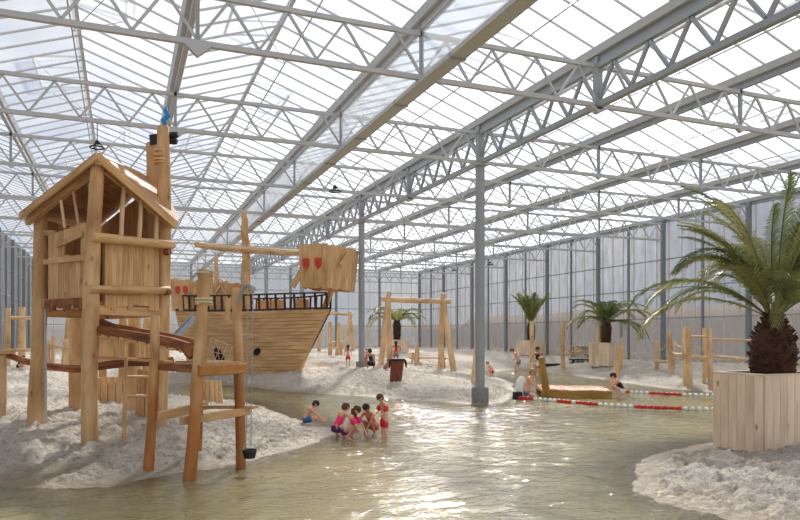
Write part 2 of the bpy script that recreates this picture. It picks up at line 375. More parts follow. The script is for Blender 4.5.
def sdist(P, poly):            # >0 inside
    x, y = P[:, 0], P[:, 1]; d = np.full(len(x), 1e9); ins = np.zeros(len(x), bool)
    n = len(poly)
    for i in range(n):
        ax, ay = poly[i]; bx, by = poly[(i+1) % n]; ex, ey = bx-ax, by-ay
        t = np.clip(((x-ax)*ex+(y-ay)*ey)/(ex*ex+ey*ey+1e-12), 0, 1)
        d = np.minimum(d, np.hypot(x-ax-t*ex, y-ay-t*ey))
        c = ((ay > y) != (by > y)) & (x < (bx-ax)*(y-ay)/((by-ay) if by != ay else 1e-12)+ax); ins ^= c
    return np.where(ins, d, -d)
def height(P, rough=True):
    P = np.asarray(P, float)
    dw = sdist(P, WATER); di = sdist(P, ISLE)
    inw = np.minimum(dw, -di)                  # >0 in water
    if rough: inw = inw+np.array([.16*noise.noise(Vector((p[0]*1.3, p[1]*1.3, 7)))+.07*noise.noise(Vector((p[0]*4, p[1]*4, 8))) for p in P])
    land = np.maximum(-inw, 0)
    h = np.where(inw > 0, -.42*(1-np.exp(-inw/1.1))-.02*np.minimum(inw, 1), .95*(1-np.exp(-land/(7.5-2.9*np.clip((P[:, 1]-17)/8, 0, 1)))))
    if rough:
        for i in range(len(P)):
            l = land[i]; x, y = P[i]
            wob = noise.noise(Vector((x*.5, y*.5, 3)))*.10*min(1, l/1.5)
            cl = abs(noise.noise(Vector((x*2.6, y*2.6, 1))))*.12 + noise.noise(Vector((x*6, y*6, 2)))*.07 + max(-.3, noise.noise(Vector((x*12, y*12, 5))))*.085
            h[i] += wob + cl*min(1, l/.5) - .05*min(1, l/.5)
            if inw[i] > 0: h[i] += noise.noise(Vector((x*.8, y*.8, 9)))*.06*min(1, inw[i])
            elif h[i] < .004: h[i] = .004
    return h
def ground(p): return float(height([(p[0], p[1])])[0])
def build_floor():
    xs = []; x = XL
    while x < XR: xs.append(x); x += .075 if x < 15 else .15
    xs.append(XR); ys = []; y = Y0
    while y < Y1: ys.append(y); y += .07 if y < 16 else min(.07+.012*(y-16), .35)
    ys.append(Y1)
    # only the fan the photo could see gets the fine grid
    X, Y = np.meshgrid(xs, ys); P = np.stack([X.ravel(), Y.ravel()], 1)
    h = height(P); nx, ny = len(xs), len(ys)
    co = np.column_stack([P, h]); idx = np.arange(nx*ny).reshape(ny, nx)
    fc = np.stack([idx[:-1, :-1], idx[:-1, 1:], idx[1:, 1:], idx[1:, :-1]], -1).reshape(-1, 4)
    me = bpy.data.meshes.new('floor'); me.from_pydata(co.tolist(), [], fc.tolist())
    me.polygons.foreach_set('use_smooth', [True]*len(me.polygons)); me.materials.append(M['sand'])
    o = bpy.data.objects.new('floor', me); C.objects.link(o); o['kind'] = 'structure'
    o['label'] = 'pale sand floor of the hall, piled into banks around the pool'
    # water sheet with depth attribute
    st = 1; hs = h.reshape(ny, nx)[::st, ::st]; Xs, Ys = X[::st, ::st], Y[::st, ::st]; my, mx_ = hs.shape
    idx = np.arange(my*mx_).reshape(my, mx_); fc = []
    for j in range(my-1):
        for i in range(mx_-1):
            if hs[j:j+2, i:i+2].min() < .03: fc.append([int(idx[j, i]), int(idx[j, i+1]), int(idx[j+1, i+1]), int(idx[j+1, i])])
    used = sorted(set(k for f in fc for k in f)); mp = {k: n for n, k in enumerate(used)}
    def wave(x, y):
        c, s_ = math.cos(YAW), math.sin(YAW); a, b = x*c-y*s_, x*s_+y*c
        return (.024*noise.noise(Vector((a*2.9, b*4.0, 1.5)))+.012*noise.noise(Vector((a*5.5, b*7.5, 4.5))))*(1 if y < 18 else max(.35, 1-(y-18)*.06))
    co = [(float(Xs.flat[k]), float(Ys.flat[k]), wave(float(Xs.flat[k]), float(Ys.flat[k]))*min(1., max(0., -float(hs.flat[k])*6))) for k in used]
    me = bpy.data.meshes.new('pool_water'); me.from_pydata(co, [], [[mp[k] for k in f] for f in fc]); me.materials.append(M['water'])
    a = me.attributes.new('depth', 'FLOAT', 'POINT'); a.data.foreach_set('value', [max(0., -float(hs.flat[k])) for k in used])
    me.polygons.foreach_set('use_smooth', [True]*len(me.polygons))
    w = bpy.data.objects.new('pool_water', me); C.objects.link(w)
    tag(w, 'shallow murky green-brown rippled pool water with sparkling sunlight', 'water', kind='stuff')
build_floor()
def gz(p, sink=.05):
    return Vector((p[0], p[1], ground(p)-sink))

# ------------------------------------------------------------------ greenhouse
BAY, SP = 5.72, 4.55
TY = [13.17+BAY*k for k in range(10)]
GX = [10.4+SP*j for j in range(-3, 5)]       # gutter lines
ZB, ZT, ZG, ZR = 7.54, 8.46, 8.76, 9.66
YS, YE = 2.0, Y1
# trusses
def truss(x0, x1, y, label):
    xa, xb = (x0+.13 if x0 > 0 else x0), (x1-.13 if x1 < 20 else x1-.24)
    t = empty('lattice_truss', (x0, y, ZB), label, 'roof truss', 'white lattice trusses across the hall'); o = t.location
    MB(o).beam((xa, y, ZT), (xb, y, ZT), .09, .09).build('top_chord', 'steel', t)
    MB(o).beam((xa, y, ZB), (xb, y, ZB), .10, .10).build('bottom_chord', 'steel', t)
    p = SP/4; n = int(round((x1-x0)/p)); up = MB().beam((0, 0, .05), (p/2, 0, ZT-ZB-.05), .05, .05); dn = MB().beam((p/2, 0, ZT-ZB-.05), (p, 0, .05), .05, .05)
    a = up.build('diagonal_bar', 'steel', t); b = dn.build('diagonal_bar', 'steel', t)
    off = (x1-x0)-n*p
    for k in range(n):
        x = off+k*p
        if k == 0: a.location.x = x; b.location.x = x
        else:
            for s in (a, b):
                c = s.copy(); C.objects.link(c); c.parent = t; c.location.x = x
    for gx in GX:
        if x0+.5 < gx < x1-.5:
            MB(o).beam((gx, y, ZB), (gx, y, ZG-.05), .09, .07).build('gutter_post', 'steel_dark', t)
            q = 1. if gx == GX[1] else .45; MB(o).slab([(gx-.26*q, y-.06, ZB-.04), (gx, y-.06, ZB-.04-.22*q), (gx+.26*q, y-.06, ZB-.04)], .12, (0, 1, 0)).build('gusset', 'steel', t)
for k, y in enumerate(TY):
    truss(XL, GX[3], y, ORD[k]+' cross truss from the camera, span left of the central columns')
    truss(GX[3], XR, y, ORD[k]+' cross truss from the camera, span right of the central columns')
# longitudinal girders over the central columns
CY = [TY[0]-BAY, TY[1], TY[3], TY[5], TY[7], TY[9]]
for k in range(5):
    y0, y1 = CY[k], CY[k+1]
    t = empty('lattice_girder', (GX[3], y0, ZB), ['nearest', 'second nearest', 'middle', 'second farthest', 'farthest'][k]+' length of the long lattice girder over the central columns', 'girder', 'lattice girder over the columns'); o = t.location; x = GX[3]
    MB(o).beam((x, y0, ZT), (x, y1, ZT), .13, .12).build('top_chord', 'steel_dark', t)
    MB(o).beam((x, y0, ZB), (x, y1, ZB), .14, .13).build('bottom_chord', 'steel_dark', t)
    n = 10; p = (y1-y0)/n
    for i in range(n):
        MB(o).beam((x, y0+i*p, ZB+.06), (x, y0+(i+.5)*p, ZT-.06), .08, .07).build('diagonal_bar', 'steel_dark', t)
        MB(o).beam((x, y0+(i+.5)*p, ZT-.06), (x, y0+(i+1)*p, ZB+.06), .08, .07).build('diagonal_bar', 'steel_dark', t)
    MB(o).beam((x, y0+BAY, ZB-.1), (x, y0+BAY, ZG-.08), .16, .16).build('hanging_post', 'steel_dark', t)
    MB(o).slab([(x-.3, y0+BAY-.08, ZB-.05), (x, y0+BAY-.08, ZB-.2), (x+.3, y0+BAY-.08, ZB-.05)], .16, (0, 1, 0)).build('gusset', 'steel', t)
# central columns
for k, y in enumerate(CY[1:]):
    x = GX[3]; gzv = ground((x, y)); t = empty('steel_column', (x, y, gzv-.1), ['nearest thick grey steel column standing at the water edge', 'second grey steel column from the camera, on sand by the bin', 'grey steel column right behind the ship', 'far grey steel column behind the ship mast', 'farthest grey steel column at the back wall'][k], 'column', 'grey steel columns down the middle'); o = t.location
    z0 = gzv-.1
    MB(o).lathe((x, y, z0), [(.27, 0), (.27, .52 if k == 0 else .4), (.25, .56 if k == 0 else .44), (.15, .57 if k == 0 else .45)], 24).build('footing', 'concrete', t)
    MB(o).beam((x, y, z0+.45), (x, y, ZB-.06), .25, .25, bev=.05).build('shaft', 'steel_dark', t)
    MB(o).beam((x, y, ZB-.12), (x, y, ZG-.08), .2, .2).build('head_post', 'steel_dark', t)
    MB(o).box((x, y, ZB-.09), .42, .42, .05).build('cap_plate', 'steel', t)
# gutters
GL = ['gutter line over the far left wall side', 'second gutter line from the left', 'third gutter line from the left, above the smoke screen', 'gutter line over the central columns', 'first gutter line right of the central columns', 'second gutter line right of the central columns', 'third gutter line right of the central columns', 'gutter line along the right wall top']
for j, x in enumerate(GX):
    t = empty('roof_gutter', (x, YS, ZG), GL[j], 'gutter', 'long roof gutters'); o = t.location
    g = MB(o); pr = [(-.17, .1), (-.12, -.07), (.12, -.07), (.17, .1), (.15, .1), (.1, -.04), (-.1, -.04), (-.15, .1)]
    vs = [(x+a, YS, ZG+b) for a, b in pr]+[(x+a, YE, ZG+b) for a, b in pr]; fs = [[i, (i+1) % 8, 8+(i+1) % 8, 8+i] for i in range(8)]
    g.add(vs, fs, [[(0, 0)]*4]*8).build('channel', 'steel', t)
    MB(o).beam((x+.02, YS, ZG-.15), (x+.02, YE, ZG-.15), .09, .16).build('gutter_shaded_side', 'steel_dark' if j >= 3 else 'steel', t)  # added bar for the gutter's side; dark grey paints in its shade
# duct / cable tray and smoke screen under gutter line three
xt = GX[2]
t = empty('cable_tray', (xt+.06, YS, ZB-.14), 'long tan perforated tray running under the trusses towards the ship', 'cable tray'); o = t.location
b = MB(o).beam((xt+.06, YS, ZB-.14), (xt+.06, YE, ZB-.14), .30, .03); b.beam((xt-.09, YS, ZB-.11), (xt-.09, YE, ZB-.11), .02, .09); b.beam((xt+.21, YS, ZB-.11), (xt+.21, YE, ZB-.11), .02, .09); b.build('tray', 'tray', t)
for y in np.arange(YS+1, YE, BAY/2): MB(o).beam((xt+.06, y, ZB-.13), (xt+.06, y+.08, ZB-.13), .34, .1).build('clip', 'steel_dark', t)
t = MB((xt, YS, ZB)); t.slab([(xt-.01, YS, ZB-.05), (xt-.01, YE, ZB-.05), (xt-.01, YE, ZG-.08), (xt-.01, YS, ZG-.08)], .004)
tag(t.build('smoke_screen', 'film'), 'clear plastic smoke screen hanging between gutter and tan tray', 'screen')
# roof glass, ridges, bars
bm = MB(); bars = MB(); bp = BAY/7
edges = [XL]+GX
RX = []
roofs = [(x, x+SP) for x in [GX[0]-SP]+GX[:-1]]
for x0, x1 in roofs:
    xm = (x0+x1)/2; lo = max(x0, XL)
    zlo = ZG+.1+(ZR-ZG-.1)*(lo-x0)/(xm-x0)
    for a, za, b, zb in ((lo, zlo, xm, ZR), (xm, ZR, x1, ZG+.1)):
        bm.add([(a, YS, za), (b, YS, zb), (b, YE, zb), (a, YE, za)], [[0, 1, 2, 3]], [[(0, 0)]*4])
        y = TY[0]-2*BAY
        while y <= YE:
            if y > YS: bars.beam((a, y, za-.02), (b, y, zb-.02), .035, .045)
            y += bp
    bars.beam((xm, YS, ZR+.01), (xm, YE, ZR+.01), .09, .08); RX.append(xm)
tag(bm.build('ceiling', 'glass'), 'saw-tooth glass roof of the hall', kind='structure')
tag(bars.build('trim_1', 'alu'), 'light metal glazing bars and ridges of the glass roof', kind='structure')
# vent shafts (long thin pipes) and open vents
wi = 0
for j, xm in enumerate(RX):
    MB().tube([(xm, YS, ZT+.1), (xm, YE, ZT+.1)], .017, 6).build('trim_%d' % (2+j), 'steel')['kind'] = 'structure'
for j, xm in enumerate(RX[1:], 1):
    side = 1 if j % 2 else -1
    for k in range(9):
        yb = TY[0]+BAY*(k-1)+bp*2
        sd = -1 if (k+j) % 2 else 1
        wi += 1
        w = MB((xm, yb, ZR)); W2, D = bp*3, 1.25; ang = math.radians(-8 if sd else 0)
        q = lambda d, y: Vector((xm+sd*d*math.cos(ang), y, ZR+.06-d*math.sin(math.radians(8))))
        f = bpy.data.objects.new('window_%d' % wi, None); f['label'] = 'open roof vent'; C.objects.link(f); f.location = (xm, yb, ZR); f['kind'] = 'structure'
        m = MB((xm, yb, ZR))
        for y in (yb, yb+W2): m.beam(q(0, y), q(D, y), .05, .04)
        m.beam(q(D, yb), q(D, yb+W2), .05, .06); m.beam(q(.03, yb), q(.03, yb+W2), .05, .04)
        for i in (1, 2): m.beam(q(0, yb+i*bp), q(D, yb+i*bp), .03, .03)
        m.build('window_frame', 'alu', f)
        MB((xm, yb, ZR)).add([q(0, yb), q(D, yb), q(D, yb+W2), q(0, yb+W2)], [[0, 1, 2, 3]], [[(0, 0)]*4]).build('window_pane', 'glass', f)
        m = MB((xm, yb, ZR))
        for i in (0, W2): m.tube([(xm, yb+W2/2, ZT+.1), q(D, yb+i)], .011, 5)
        m.build('push_rod', 'alu', f)
# walls
def wallpanel(name, a, b, z0, z1, lab):
    m = MB(); m.add([(a[0], a[1], z0), (b[0], b[1], z0), (b[0], b[1], z1), (a[0], a[1], z1)], [[0, 1, 2, 3]], [[(0, 0), (1, 0), (1, 1), (0, 1)]])
    o = m.build(name, 'poly'); tag(o, lab, kind='structure'); return o
WZ = ZG+.05
wallpanel('wall_right', (XR+.1, YS), (XR+.1, Y1+.1), -.1, WZ, 'tall translucent panel wall on the right')
wallpanel('wall_back', (XL-.1, Y1+.1), (XR+.1, Y1+.1), -.1, WZ, 'translucent panel wall at the far end')
wallpanel('wall_left', (XL-.1, YS), (XL-.1, Y1+.1), -.1, WZ, 'translucent panel wall on the far left')
# gable triangles at the back
gm = MB()
for x0, x1 in roofs:
    lo = max(x0, XL); xm = (x0+x1)/2
    gm.add([(lo, Y1+.1, ZG), (x1, Y1+.1, ZG), (xm, Y1+.1, ZR)], [[0, 1, 2]], [[(0, 0)]*3])
gm.build('wall_gable', 'glass')['kind'] = 'structure'
ti = 2+len(RX)
mu = MB()
for z in (3.1, 4.8, 6.46): mu.beam((XR+.04, YS, z), (XR+.04, Y1, z), .06, .06)
for z in (3.1, 4.8, 6.46): mu.beam((XL-.04, YS, z), (XL-.04, Y1, z), .06, .06); mu.beam((XL, Y1+.04, z), (XR, Y1+.04, z), .06, .06)
mu.build('trim_%d' % ti, 'steel_dark')['kind'] = 'structure'
mu = MB(); y = YS+.4
while y < Y1:
    mu.beam((XR+.06, y, -.05), (XR+.06, y, WZ), .05, .04); mu.beam((XL-.06, y, -.05), (XL-.06, y, WZ), .05, .04); y += BAY/6
x = XL+.5
while x < XR: mu.beam((x, Y1+.06, -.05), (x, Y1+.06, WZ), .05, .04); x += SP/4
mu.build('trim_%d' % (ti+1), 'mullion')['kind'] = 'structure'
mu = MB(); mu.beam((XR, YS, 1.0), (XR, Y1, 1.0), .1, .22); mu.beam((XL, Y1, 1.0), (XR, Y1, 1.0), .1, .22); mu.beam((XL, YS, 1.0), (XL, Y1, 1.0), .1, .22)
mu.build('baseboard_right', 'mullion')['kind'] = 'structure'
ys = []; y = TY[9]
while y > 16: ys.append(y); y -= BAY/2
for k, y in enumerate(ys):
    thick = k % 2 == 0; w = .22 if thick else .13
    o = MB((XR-.1, y, .6)); o.beam((XR-.1, y, .6), (XR-.1, y, ZG-.08), w, w, bev=.02)
    tag(o.build('wall_post', 'wallpost'), '%s dark grey %s post along the right wall, counted from the back corner' % (ORD[k], 'thick' if thick else 'thin'), 'post', 'wall posts along the right wall')
    if y > 40:
        o = MB((XL+.1, y, .6)); o.beam((XL+.1, y, .6), (XL+.1, y, ZG-.08), w, w, bev=.02)
        tag(o.build('wall_post', 'wallpost'), '%s dark grey %s post along the left wall, counted from the back' % (ORD[k], 'thick' if thick else 'thin'), 'post', 'wall posts along the left wall')
for k, x in enumerate(GX[:-1]):
    if k == 3: continue
    o = MB((x, Y1-.1, .6)); o.beam((x, Y1-.1, .6), (x, Y1-.1, ZG-.08), .2, .2, bev=.02)
    tag(o.build('wall_post', 'wallpost'), '%s grey post along the back wall, counted from the left' % ORD[k if k < 3 else k-1], 'post', 'wall posts along the back wall')
# outside
m = MB(); m.add([(-300, -60, -.25), (350, -60, -.25), (350, 420, -.25), (-300, 420, -.25)], [[0, 1, 2, 3]], [[(0, 0)]*4])
tag(m.build('outside_ground', 'soil'), 'bare soil ground outside the hall', kind='structure')
def bank(x0, y0, x1, y1, h, w, lab):
    m = MB((x0, y0, -.3)); d = Vector((x1-x0, y1-y0, 0)); n = 40; s = d.normalized().cross(Vector((0, 0, 1)))
    vs = []; fs = []
    for i in range(n+1):
        p = Vector((x0, y0, -.3))+d*i/n; hh = h*(1+.07*noise.noise(Vector((i*.45, h, 0))))
        for a, b in ((-1, 0), (-.5, .75), (-.1, 1), (.4, .8), (1, 0)): vs.append(p+s*a*w+Vector((0, 0, b*hh)))
    for i in range(n):
        for k in range(4): fs.append([i*5+k, i*5+k+1, (i+1)*5+k+1, (i+1)*5+k])
    m.add(vs, fs, [[(0, 0)]*4]*len(fs), True)
    tag(m.build('earth_bank', 'hedge'), lab, 'bank')
bank(38, -10, 38, 70, 4.6, 4, 'long brown earth bank seen hazily through the right wall')
bank(-40, 80, 60, 80, 3.9, 4, 'long brown earth bank seen hazily through the back wall')

# pendant lamps
def pendant(p, zt, s, label):
    t = empty('pendant_lamp', p, label, 'lamp', 'black hanging lamps'); o = t.location
    MB(o).tube([p+Vector((0, 0, .3*s)), Vector((p.x, p.y, zt))], .012, 6).build('rod', 'black', t)
    MB(o).lathe(p, [(.30*s, 0), (.30*s, .05*s), (.24*s, .05*s), (.24*s, 0), (.30*s, 0)], 18, False).build('ring', 'black', t)
    m = MB(o)
    for a in (0, 2.1, 4.2): m.tube([p+Vector((.27*s*math.cos(a), .27*s*math.sin(a), .04*s)), p+Vector((0, 0, .3*s))], .02*s, 6)
    m.lathe(p+Vector((0, 0, .16*s)), [(.09*s, 0), (.11*s, .06*s), (.05*s, .16*s)], 12); m.build('housing', 'black', t)
pendant(Vector((-.58, TY[1], 6.85)), ZB, .62, 'black ring lamp on a rod right above the playhouse roof')
for (u, v, y, lb) in ((454, 271, 52, 'small black hanging lamp, left of the nearest thick column'), (490, 265, 47, 'small black hanging lamp, right of the nearest thick column'), (335, 192, 26, 'black hanging lamp high over the ship castle')):
    k = (u-400)/FPX; x = (y*SN+k*y*CS)/(CS-k*SN); zc = x*SN+y*CS
    yy = min(TY, key=lambda t: abs(t-y)); x = (yy*SN+k*yy*CS)/(CS-k*SN); zc = x*SN+yy*CS
    pendant(Vector((x, yy, CAMH+(HOR-v)/FPX*zc)), ZB, .8, lb)

# ------------------------------------------------------------------ playhouse tower
A, B, Cc, D = (-7.12, 13.4), (-5.42, 12.0), (-4.72, 13.5), (-7.28, 15.3)
root = gz(F(-6.1, 13.4)); tw = empty('playhouse_tower', root, 'tall wooden playhouse on log stilts with a pitched plank roof', 'playhouse'); O = tw.location
def part(mb, name, mat, parent=tw): return mb.build(name, mat, parent)
def lg(p0, p1, r0, r1, name='post', mat='log', parent=tw, bend=.012, org=None, **k):
    return MB(org if org is not None else O).log(p0, p1, r0, r1, bend, **k).build(name, mat, parent)
ZF = 2.66
lg(gz(U(35, 425, 13.4), .25), U(41, 212, 13.4), .155, .125, n=14)
lg(gz(U(90, 440, 12.0), .25), U(98, 160, 12.0), .15, .12, n=16)
lg(gz(U(157, 429, 13.5), .25), U(163, 126, 13.5), .16, .115, n=18)
lg(gz(U(76, 413, 15.3), .25), U(80, 250, 15.3), .17, .14, n=12)
lg(gz(U(131, 405, 15.8), .25), U(133, 215, 15.8), .13, .11, n=12)
# second pole of the chimney
lg(U(157, 300, 13.9), U(152, 143, 13.9), .12, .11, 'chimney_pole')
for v in (151, 156, 160, 163):
    p = U(161, v, 13.5); MB(O).lathe(p, [(.10, -.02), (.135, -.015), (.14, 0), (.135, .015), (.10, .02)], 16).build('rope_binding', 'log', tw)
# roof
ap, lf, rf = U(98, 153, 11.75), U(21, 213, 13.1), U(177, 222, 13.35)
rr_, lr, rrr = U(154, 178, 14.4), F(-7.3, 15.9, 4.45), U(179, 215, 13.9)
def planks_quad(mb, a, b, c, d, n, th, gap=.004, jit=.0):     # boards run a->b, stacked from ab to dc
    for i in range(n):
        t0, t1 = (i+gap)/n, (i+1-gap)/n; j0, j1 = random.uniform(0, jit), random.uniform(0, jit)
        p = [a.lerp(d, t0), b.lerp(c, t0), b.lerp(c, t1), a.lerp(d, t1)]
        e = (p[1]-p[0]).normalized(); p[0] -= e*j0; p[3] -= e*j0; p[1] += e*j1; p[2] += e*j1
        mb.slab(p, th*random.uniform(.85, 1.15))
    return mb
part(planks_quad(MB(O), ap, rr_, rrr, rf, 9, .035, .0), 'roof_slope', 'plank_red')
part(planks_quad(MB(O), lf, lr, rr_, ap, 12, .035, .0), 'roof_slope', 'plank_red')
dn = Vector((0, 0, -.12)); fw = F(0, -.03)
part(MB(O).beam(ap+dn*.5+fw, rf+dn*.6+fw, .04, .15), 'barge_board', 'plank')
part(MB(O).beam(ap+dn*.5+fw, lf+dn*.6+fw, .04, .13), 'barge_board', 'plank')
part(MB(O).beam(U(92, 172, 12.2), U(27, 222, 13.3), .09, .14), 'rafter', 'plank')
part(MB(O).beam(U(106, 170, 12.3), U(172, 226, 13.5), .09, .12), 'rafter', 'plank')
part(MB(O).beam(ap+dn, rr_+dn, .12, .14), 'ridge_beam', 'plank')
# floor and beams
fl = MB(O); fA, fB, fC, fD = [F(*p, ZF) for p in (A, B, Cc, (-6.6, 15.5))]
planks_quad(fl, fA, fB, fC, fD, 12, .05); part(fl, 'deck', 'plank')
for a, b in ((fB, fC), (fA, fD), (fC, fD)): part(MB(O).beam(a-Vector((0, 0, .1)), b-Vector((0, 0, .1)), .1, .16), 'floor_beam', 'plank')
# right-hand wall B-C : vertical boards, two logs, balusters
def vboards(mb, p0, p1, zb, zt, n, th=.03, jit=.05, slant=0.):
    d = (p1-p0); 
    for i in range(n):
        a = p0+d*(i+.02)/n; b = p0+d*(i+.98)/n; j = random.uniform(-jit, jit); j2 = random.uniform(0, jit*.5)
        mb.slab([Vector((a.x, a.y, zb+j)), Vector((b.x, b.y, zb+j)), Vector((b.x, b.y, zt+j2)), Vector((a.x, a.y, zt+j2))], th)
    return mb
part(vboards(MB(O), U(104, 0, 12.2), U(158, 0, 13.35), 2.62, 3.85, 10, jit=.06), 'wall_boards', 'plank')
part(MB(O).log(U(92, 237, 11.85), U(173, 245, 13.45), .085, .08, .01, 14), 'rail_log', 'log')
part(MB(O).log(U(90, 289, 11.85), U(169, 290, 13.4), .08, .075, .01, 14), 'rail_log', 'log')
for u0, u1, zc, vt in ((121, 124, 12.5, 186), (139, 141, 12.8, 200), (156, 157, 13.1, 214)):
    part(MB(O).log(U(u0, 240, zc), U(u1, vt, zc), .045, .04, .01), 'baluster', 'log_pale')
# left-hand wall with the door
dp0, dp1 = U(50, 0, 13.0), U(88, 0, 12.12)
def hole_door():
    mb = MB(O); n = 7; d = dp1-dp0
    hb, ht = 3.56, 3.9
    for i in range(n):
        a = dp0+d*(i+.03)/n; b = dp0+d*(i+.97)/n
        zt = 4.02+.015*i; segs = [(2.64, zt)] if i not in (3, 4, 5) else [(2.64, hb+(.03 if i == 3 else 0)), (ht-(.05 if i == 3 else 0), zt)]
        for z0, z1 in segs: mb.slab([Vector((a.x, a.y, z0)), Vector((b.x, b.y, z0)), Vector((b.x, b.y, z1)), Vector((a.x, a.y, z1))], .035)
    return mb
dr = part(hole_door(), 'door', 'plank')
out = F(-.35, -.94)*.04
part(MB(O).beam(U(58, 246, 12.75)+out, U(84, 234, 12.15)+out, .03, .09), 'slanted_slat', 'log', dr)
part(MB(O).beam(U(51, 261, 12.95)+out, U(87, 258, 12.1)+out, .03, .1), 'cross_slat', 'plank', dr)
for u, v in ((50, 233), (50, 262), (48, 302)): part(MB(O).beam(U(u-5, v, 13.3), U(u+4, v, 12.9), .08, .1), 'hinge_block', 'plank')
for u0, u1, vt in ((62, 61, 200), (76, 73, 191), (89, 89, 182)): part(MB(O).log(U(u0+3, 228, 12.6), U(u1, vt, 12.5), .028, .025, .01), 'stick', 'log_pale')
# back walls
part(vboards(MB(O), F(-7.15, 13.7), F(-6.75, 15.45), 2.66, 4.4, 10), 'wall_boards', 'plank')
def gable(q0, z0, q1, z1, n):
    mb = MB(O); d = q1-q0
    for i in range(n):
        a = q0+d*(i+.02)/n; b = q0+d*(i+.98)/n; za = z0+(z1-z0)*i/n; zb = z0+(z1-z0)*(i+1)/n
        mb.slab([Vector((a.x, a.y, 2.66)), Vector((b.x, b.y, 2.66)), Vector((b.x, b.y, zb)), Vector((a.x, a.y, za))], .03)
    return part(mb, 'rear_boards', 'plank')
gable(F(-4.72, 13.72), 4.42, F(-5.22, 14.3), 5.12, 5)
gable(F(-5.25, 14.32), 5.2, F(-6.9, 15.6), 4.55, 10)
# scalloped brown valance under the door side
mb = MB(O)
pa, pb = U(47, 303, 13.0), U(86, 301, 12.1)
for i in range(8):
    a = pa.lerp(pb, i/8); b = pa.lerp(pb, (i+1)/8); dd = .12+.07*math.sin(i*2.1)
    mb.slab([a-Vector((0, 0, dd)), b-Vector((0, 0, dd*.8)), b+Vector((0, 0, .06)), a+Vector((0, 0, .06))], .05)
part(mb, 'scalloped_board', 'brown')
lg(U(45, 300, 13.3), U(46, 427, 13.3), .022, .022, 'pipe', 'steel', bend=0., jit=0., n=3)
# knobs on right post
for v in (252, 292): part(MB(O).log(U(165, v, 13.35), U(170, v, 13.3), .07, .06, 0), 'log_stub', 'brown')
# blue cloth, black strap board (separate things)
p = U(166, 127, 13.5); mb = MB(p)
mb.tube([p, p+F(-.06, 0)+Vector((0, 0, .12)), p+F(.02, .02)+Vector((0, 0, .22)), p+F(-.01, 0)+Vector((0, 0, .34)), p+F(0, 0)+Vector((0, 0, .4))], [.035, .055, .06, .045, .015], 8, True, .15)
tag(mb.build('blue_cloth', 'blue'), 'crumpled bright blue cloth stuck on top of the chimney pole', 'cloth')
p = U(163, 139, 13.75); t = empty('strap_board', p, 'black rubber board strapped behind the chimney poles', 'board'); mb = MB(p)
L0, L1 = U(150, 140, 13.72), U(171, 137, 13.72)
mb.beam(L0, L1, .05, .2); mb.build('plate', 'black', t)
mb = MB(p); mb.log(U(170, 135.5, 13.7), U(178, 134.5, 13.7), .07, .06, 0); mb.build('lobe', 'black', t)
mb = MB(p); mb.log(U(170, 141, 13.7), U(177, 141.5, 13.7), .07, .06, 0); mb.build('lobe', 'black', t)

# ------------------------------------------------------------------ climbing frame by the shore
r0 = gz(F(-2.9, 10.6), .0); cf = empty('climbing_frame', r0, 'orange-brown log climbing frame standing at the near water edge', 'climbing frame'); CO = cf.location
def cpart(p0, p1, ra, rb, name='post', mat='log_soaked', bend=.012, n=10): return MB(CO).log(p0, p1, ra, rb, bend, n=n).build(name, mat, cf)
pa_b = G(148, 469, .03); pb_b = G(190, 480, -.03); pc_b = G(239, 467, .0); pd_b = G(198, 447, .12)
zA, zB_, zC_ = 10.55, 9.95, 10.9
cpart(U(148, 474, zA), U(155, 316, zA), .082, .068, n=12)
wp = cpart(U(189, 486, zB_), U(203, 292, zB_), .095, .082, n=14)
cpart(U(203, 300, zB_), U(206, 270, zB_), .085, .115, 'post_head', 'log', 0.)
cpart(U(241, 472, zC_), U(236, 288, zC_), .085, .075, n=12)
cpart(U(198, 452, 11.9), U(200, 372, 11.9), .06, .055)
for v in (273, 299, 302): MB(CO).lathe(U(205 if v < 290 else 203.5, v, zB_), [(.09, -.02), (.125, -.015), (.125, .015), (.09, .02)], 14).build('rope_binding', 'rope', cf)
MB(CO).log(U(196, 303, zB_-.12), U(212, 304, zB_+.15), .03, .028, .01).build('peg', 'log_pale', cf)
# platform
MB(CO).beam(U(198, 371, 9.85), U(245, 368, 10.8), .09, .16, bev=.015).build('platform_beam', 'log_orange', cf)
MB(CO).beam(U(157, 366, 10.6), U(199, 369, 10.0), .09, .12, bev=.015).build('platform_beam', 'brown', cf)
mb = MB(CO); planks_quad(mb, U(160, 365, 10.6), U(199, 366, 10.0), U(243, 364, 10.9), U(204, 362, 11.6), 6, .04); mb.build('platform_boards', 'plank', cf)
# low step beams
MB(CO).beam(U(149, 419, 10.5), U(207, 405, 11.6), .07, .14, bev=.01).build('step_beam', 'log', cf)
MB(CO).beam(U(181, 421, 9.95), U(249, 411, 11.0), .08, .12, bev=.01).build('step_beam', 'log', cf)
MB(CO).beam(U(200, 407, 11.3), U(256, 407, 10.9), .16, .05, bev=.01).build('step_board', 'plank', cf)
# thin inner post pair with notch near right post
cpart(U(227, 322, 11.2), U(228, 298, 11.2), .045, .042, 'stub_post', 'log_pale')
MB(CO).beam(U(223, 323, 11.2), U(236, 322, 10.95), .05, .05).build('cross_bar', 'log_pale', cf)
# net
mb = MB(CO)
a0, a1, b0, b1 = U(211, 338, 10.15), U(232, 346, 10.85), U(206, 364, 10.1), U(233, 366, 10.85)
for i in range(5):
    t = i/4; mb.tube([a0.lerp(a1, t), b0.lerp(b1, min(1, t+.25))], .0045, 5); mb.tube([a0.lerp(a1, t), b0.lerp(b1, max(0, t-.25))], .0045, 5)
mb.tube([a0, a1], .006, 5); mb.tube([a0.lerp(b0, .5), a1.lerp(b1, .5)], .0045, 5)
mb.build('rope_net', 'rope', cf)
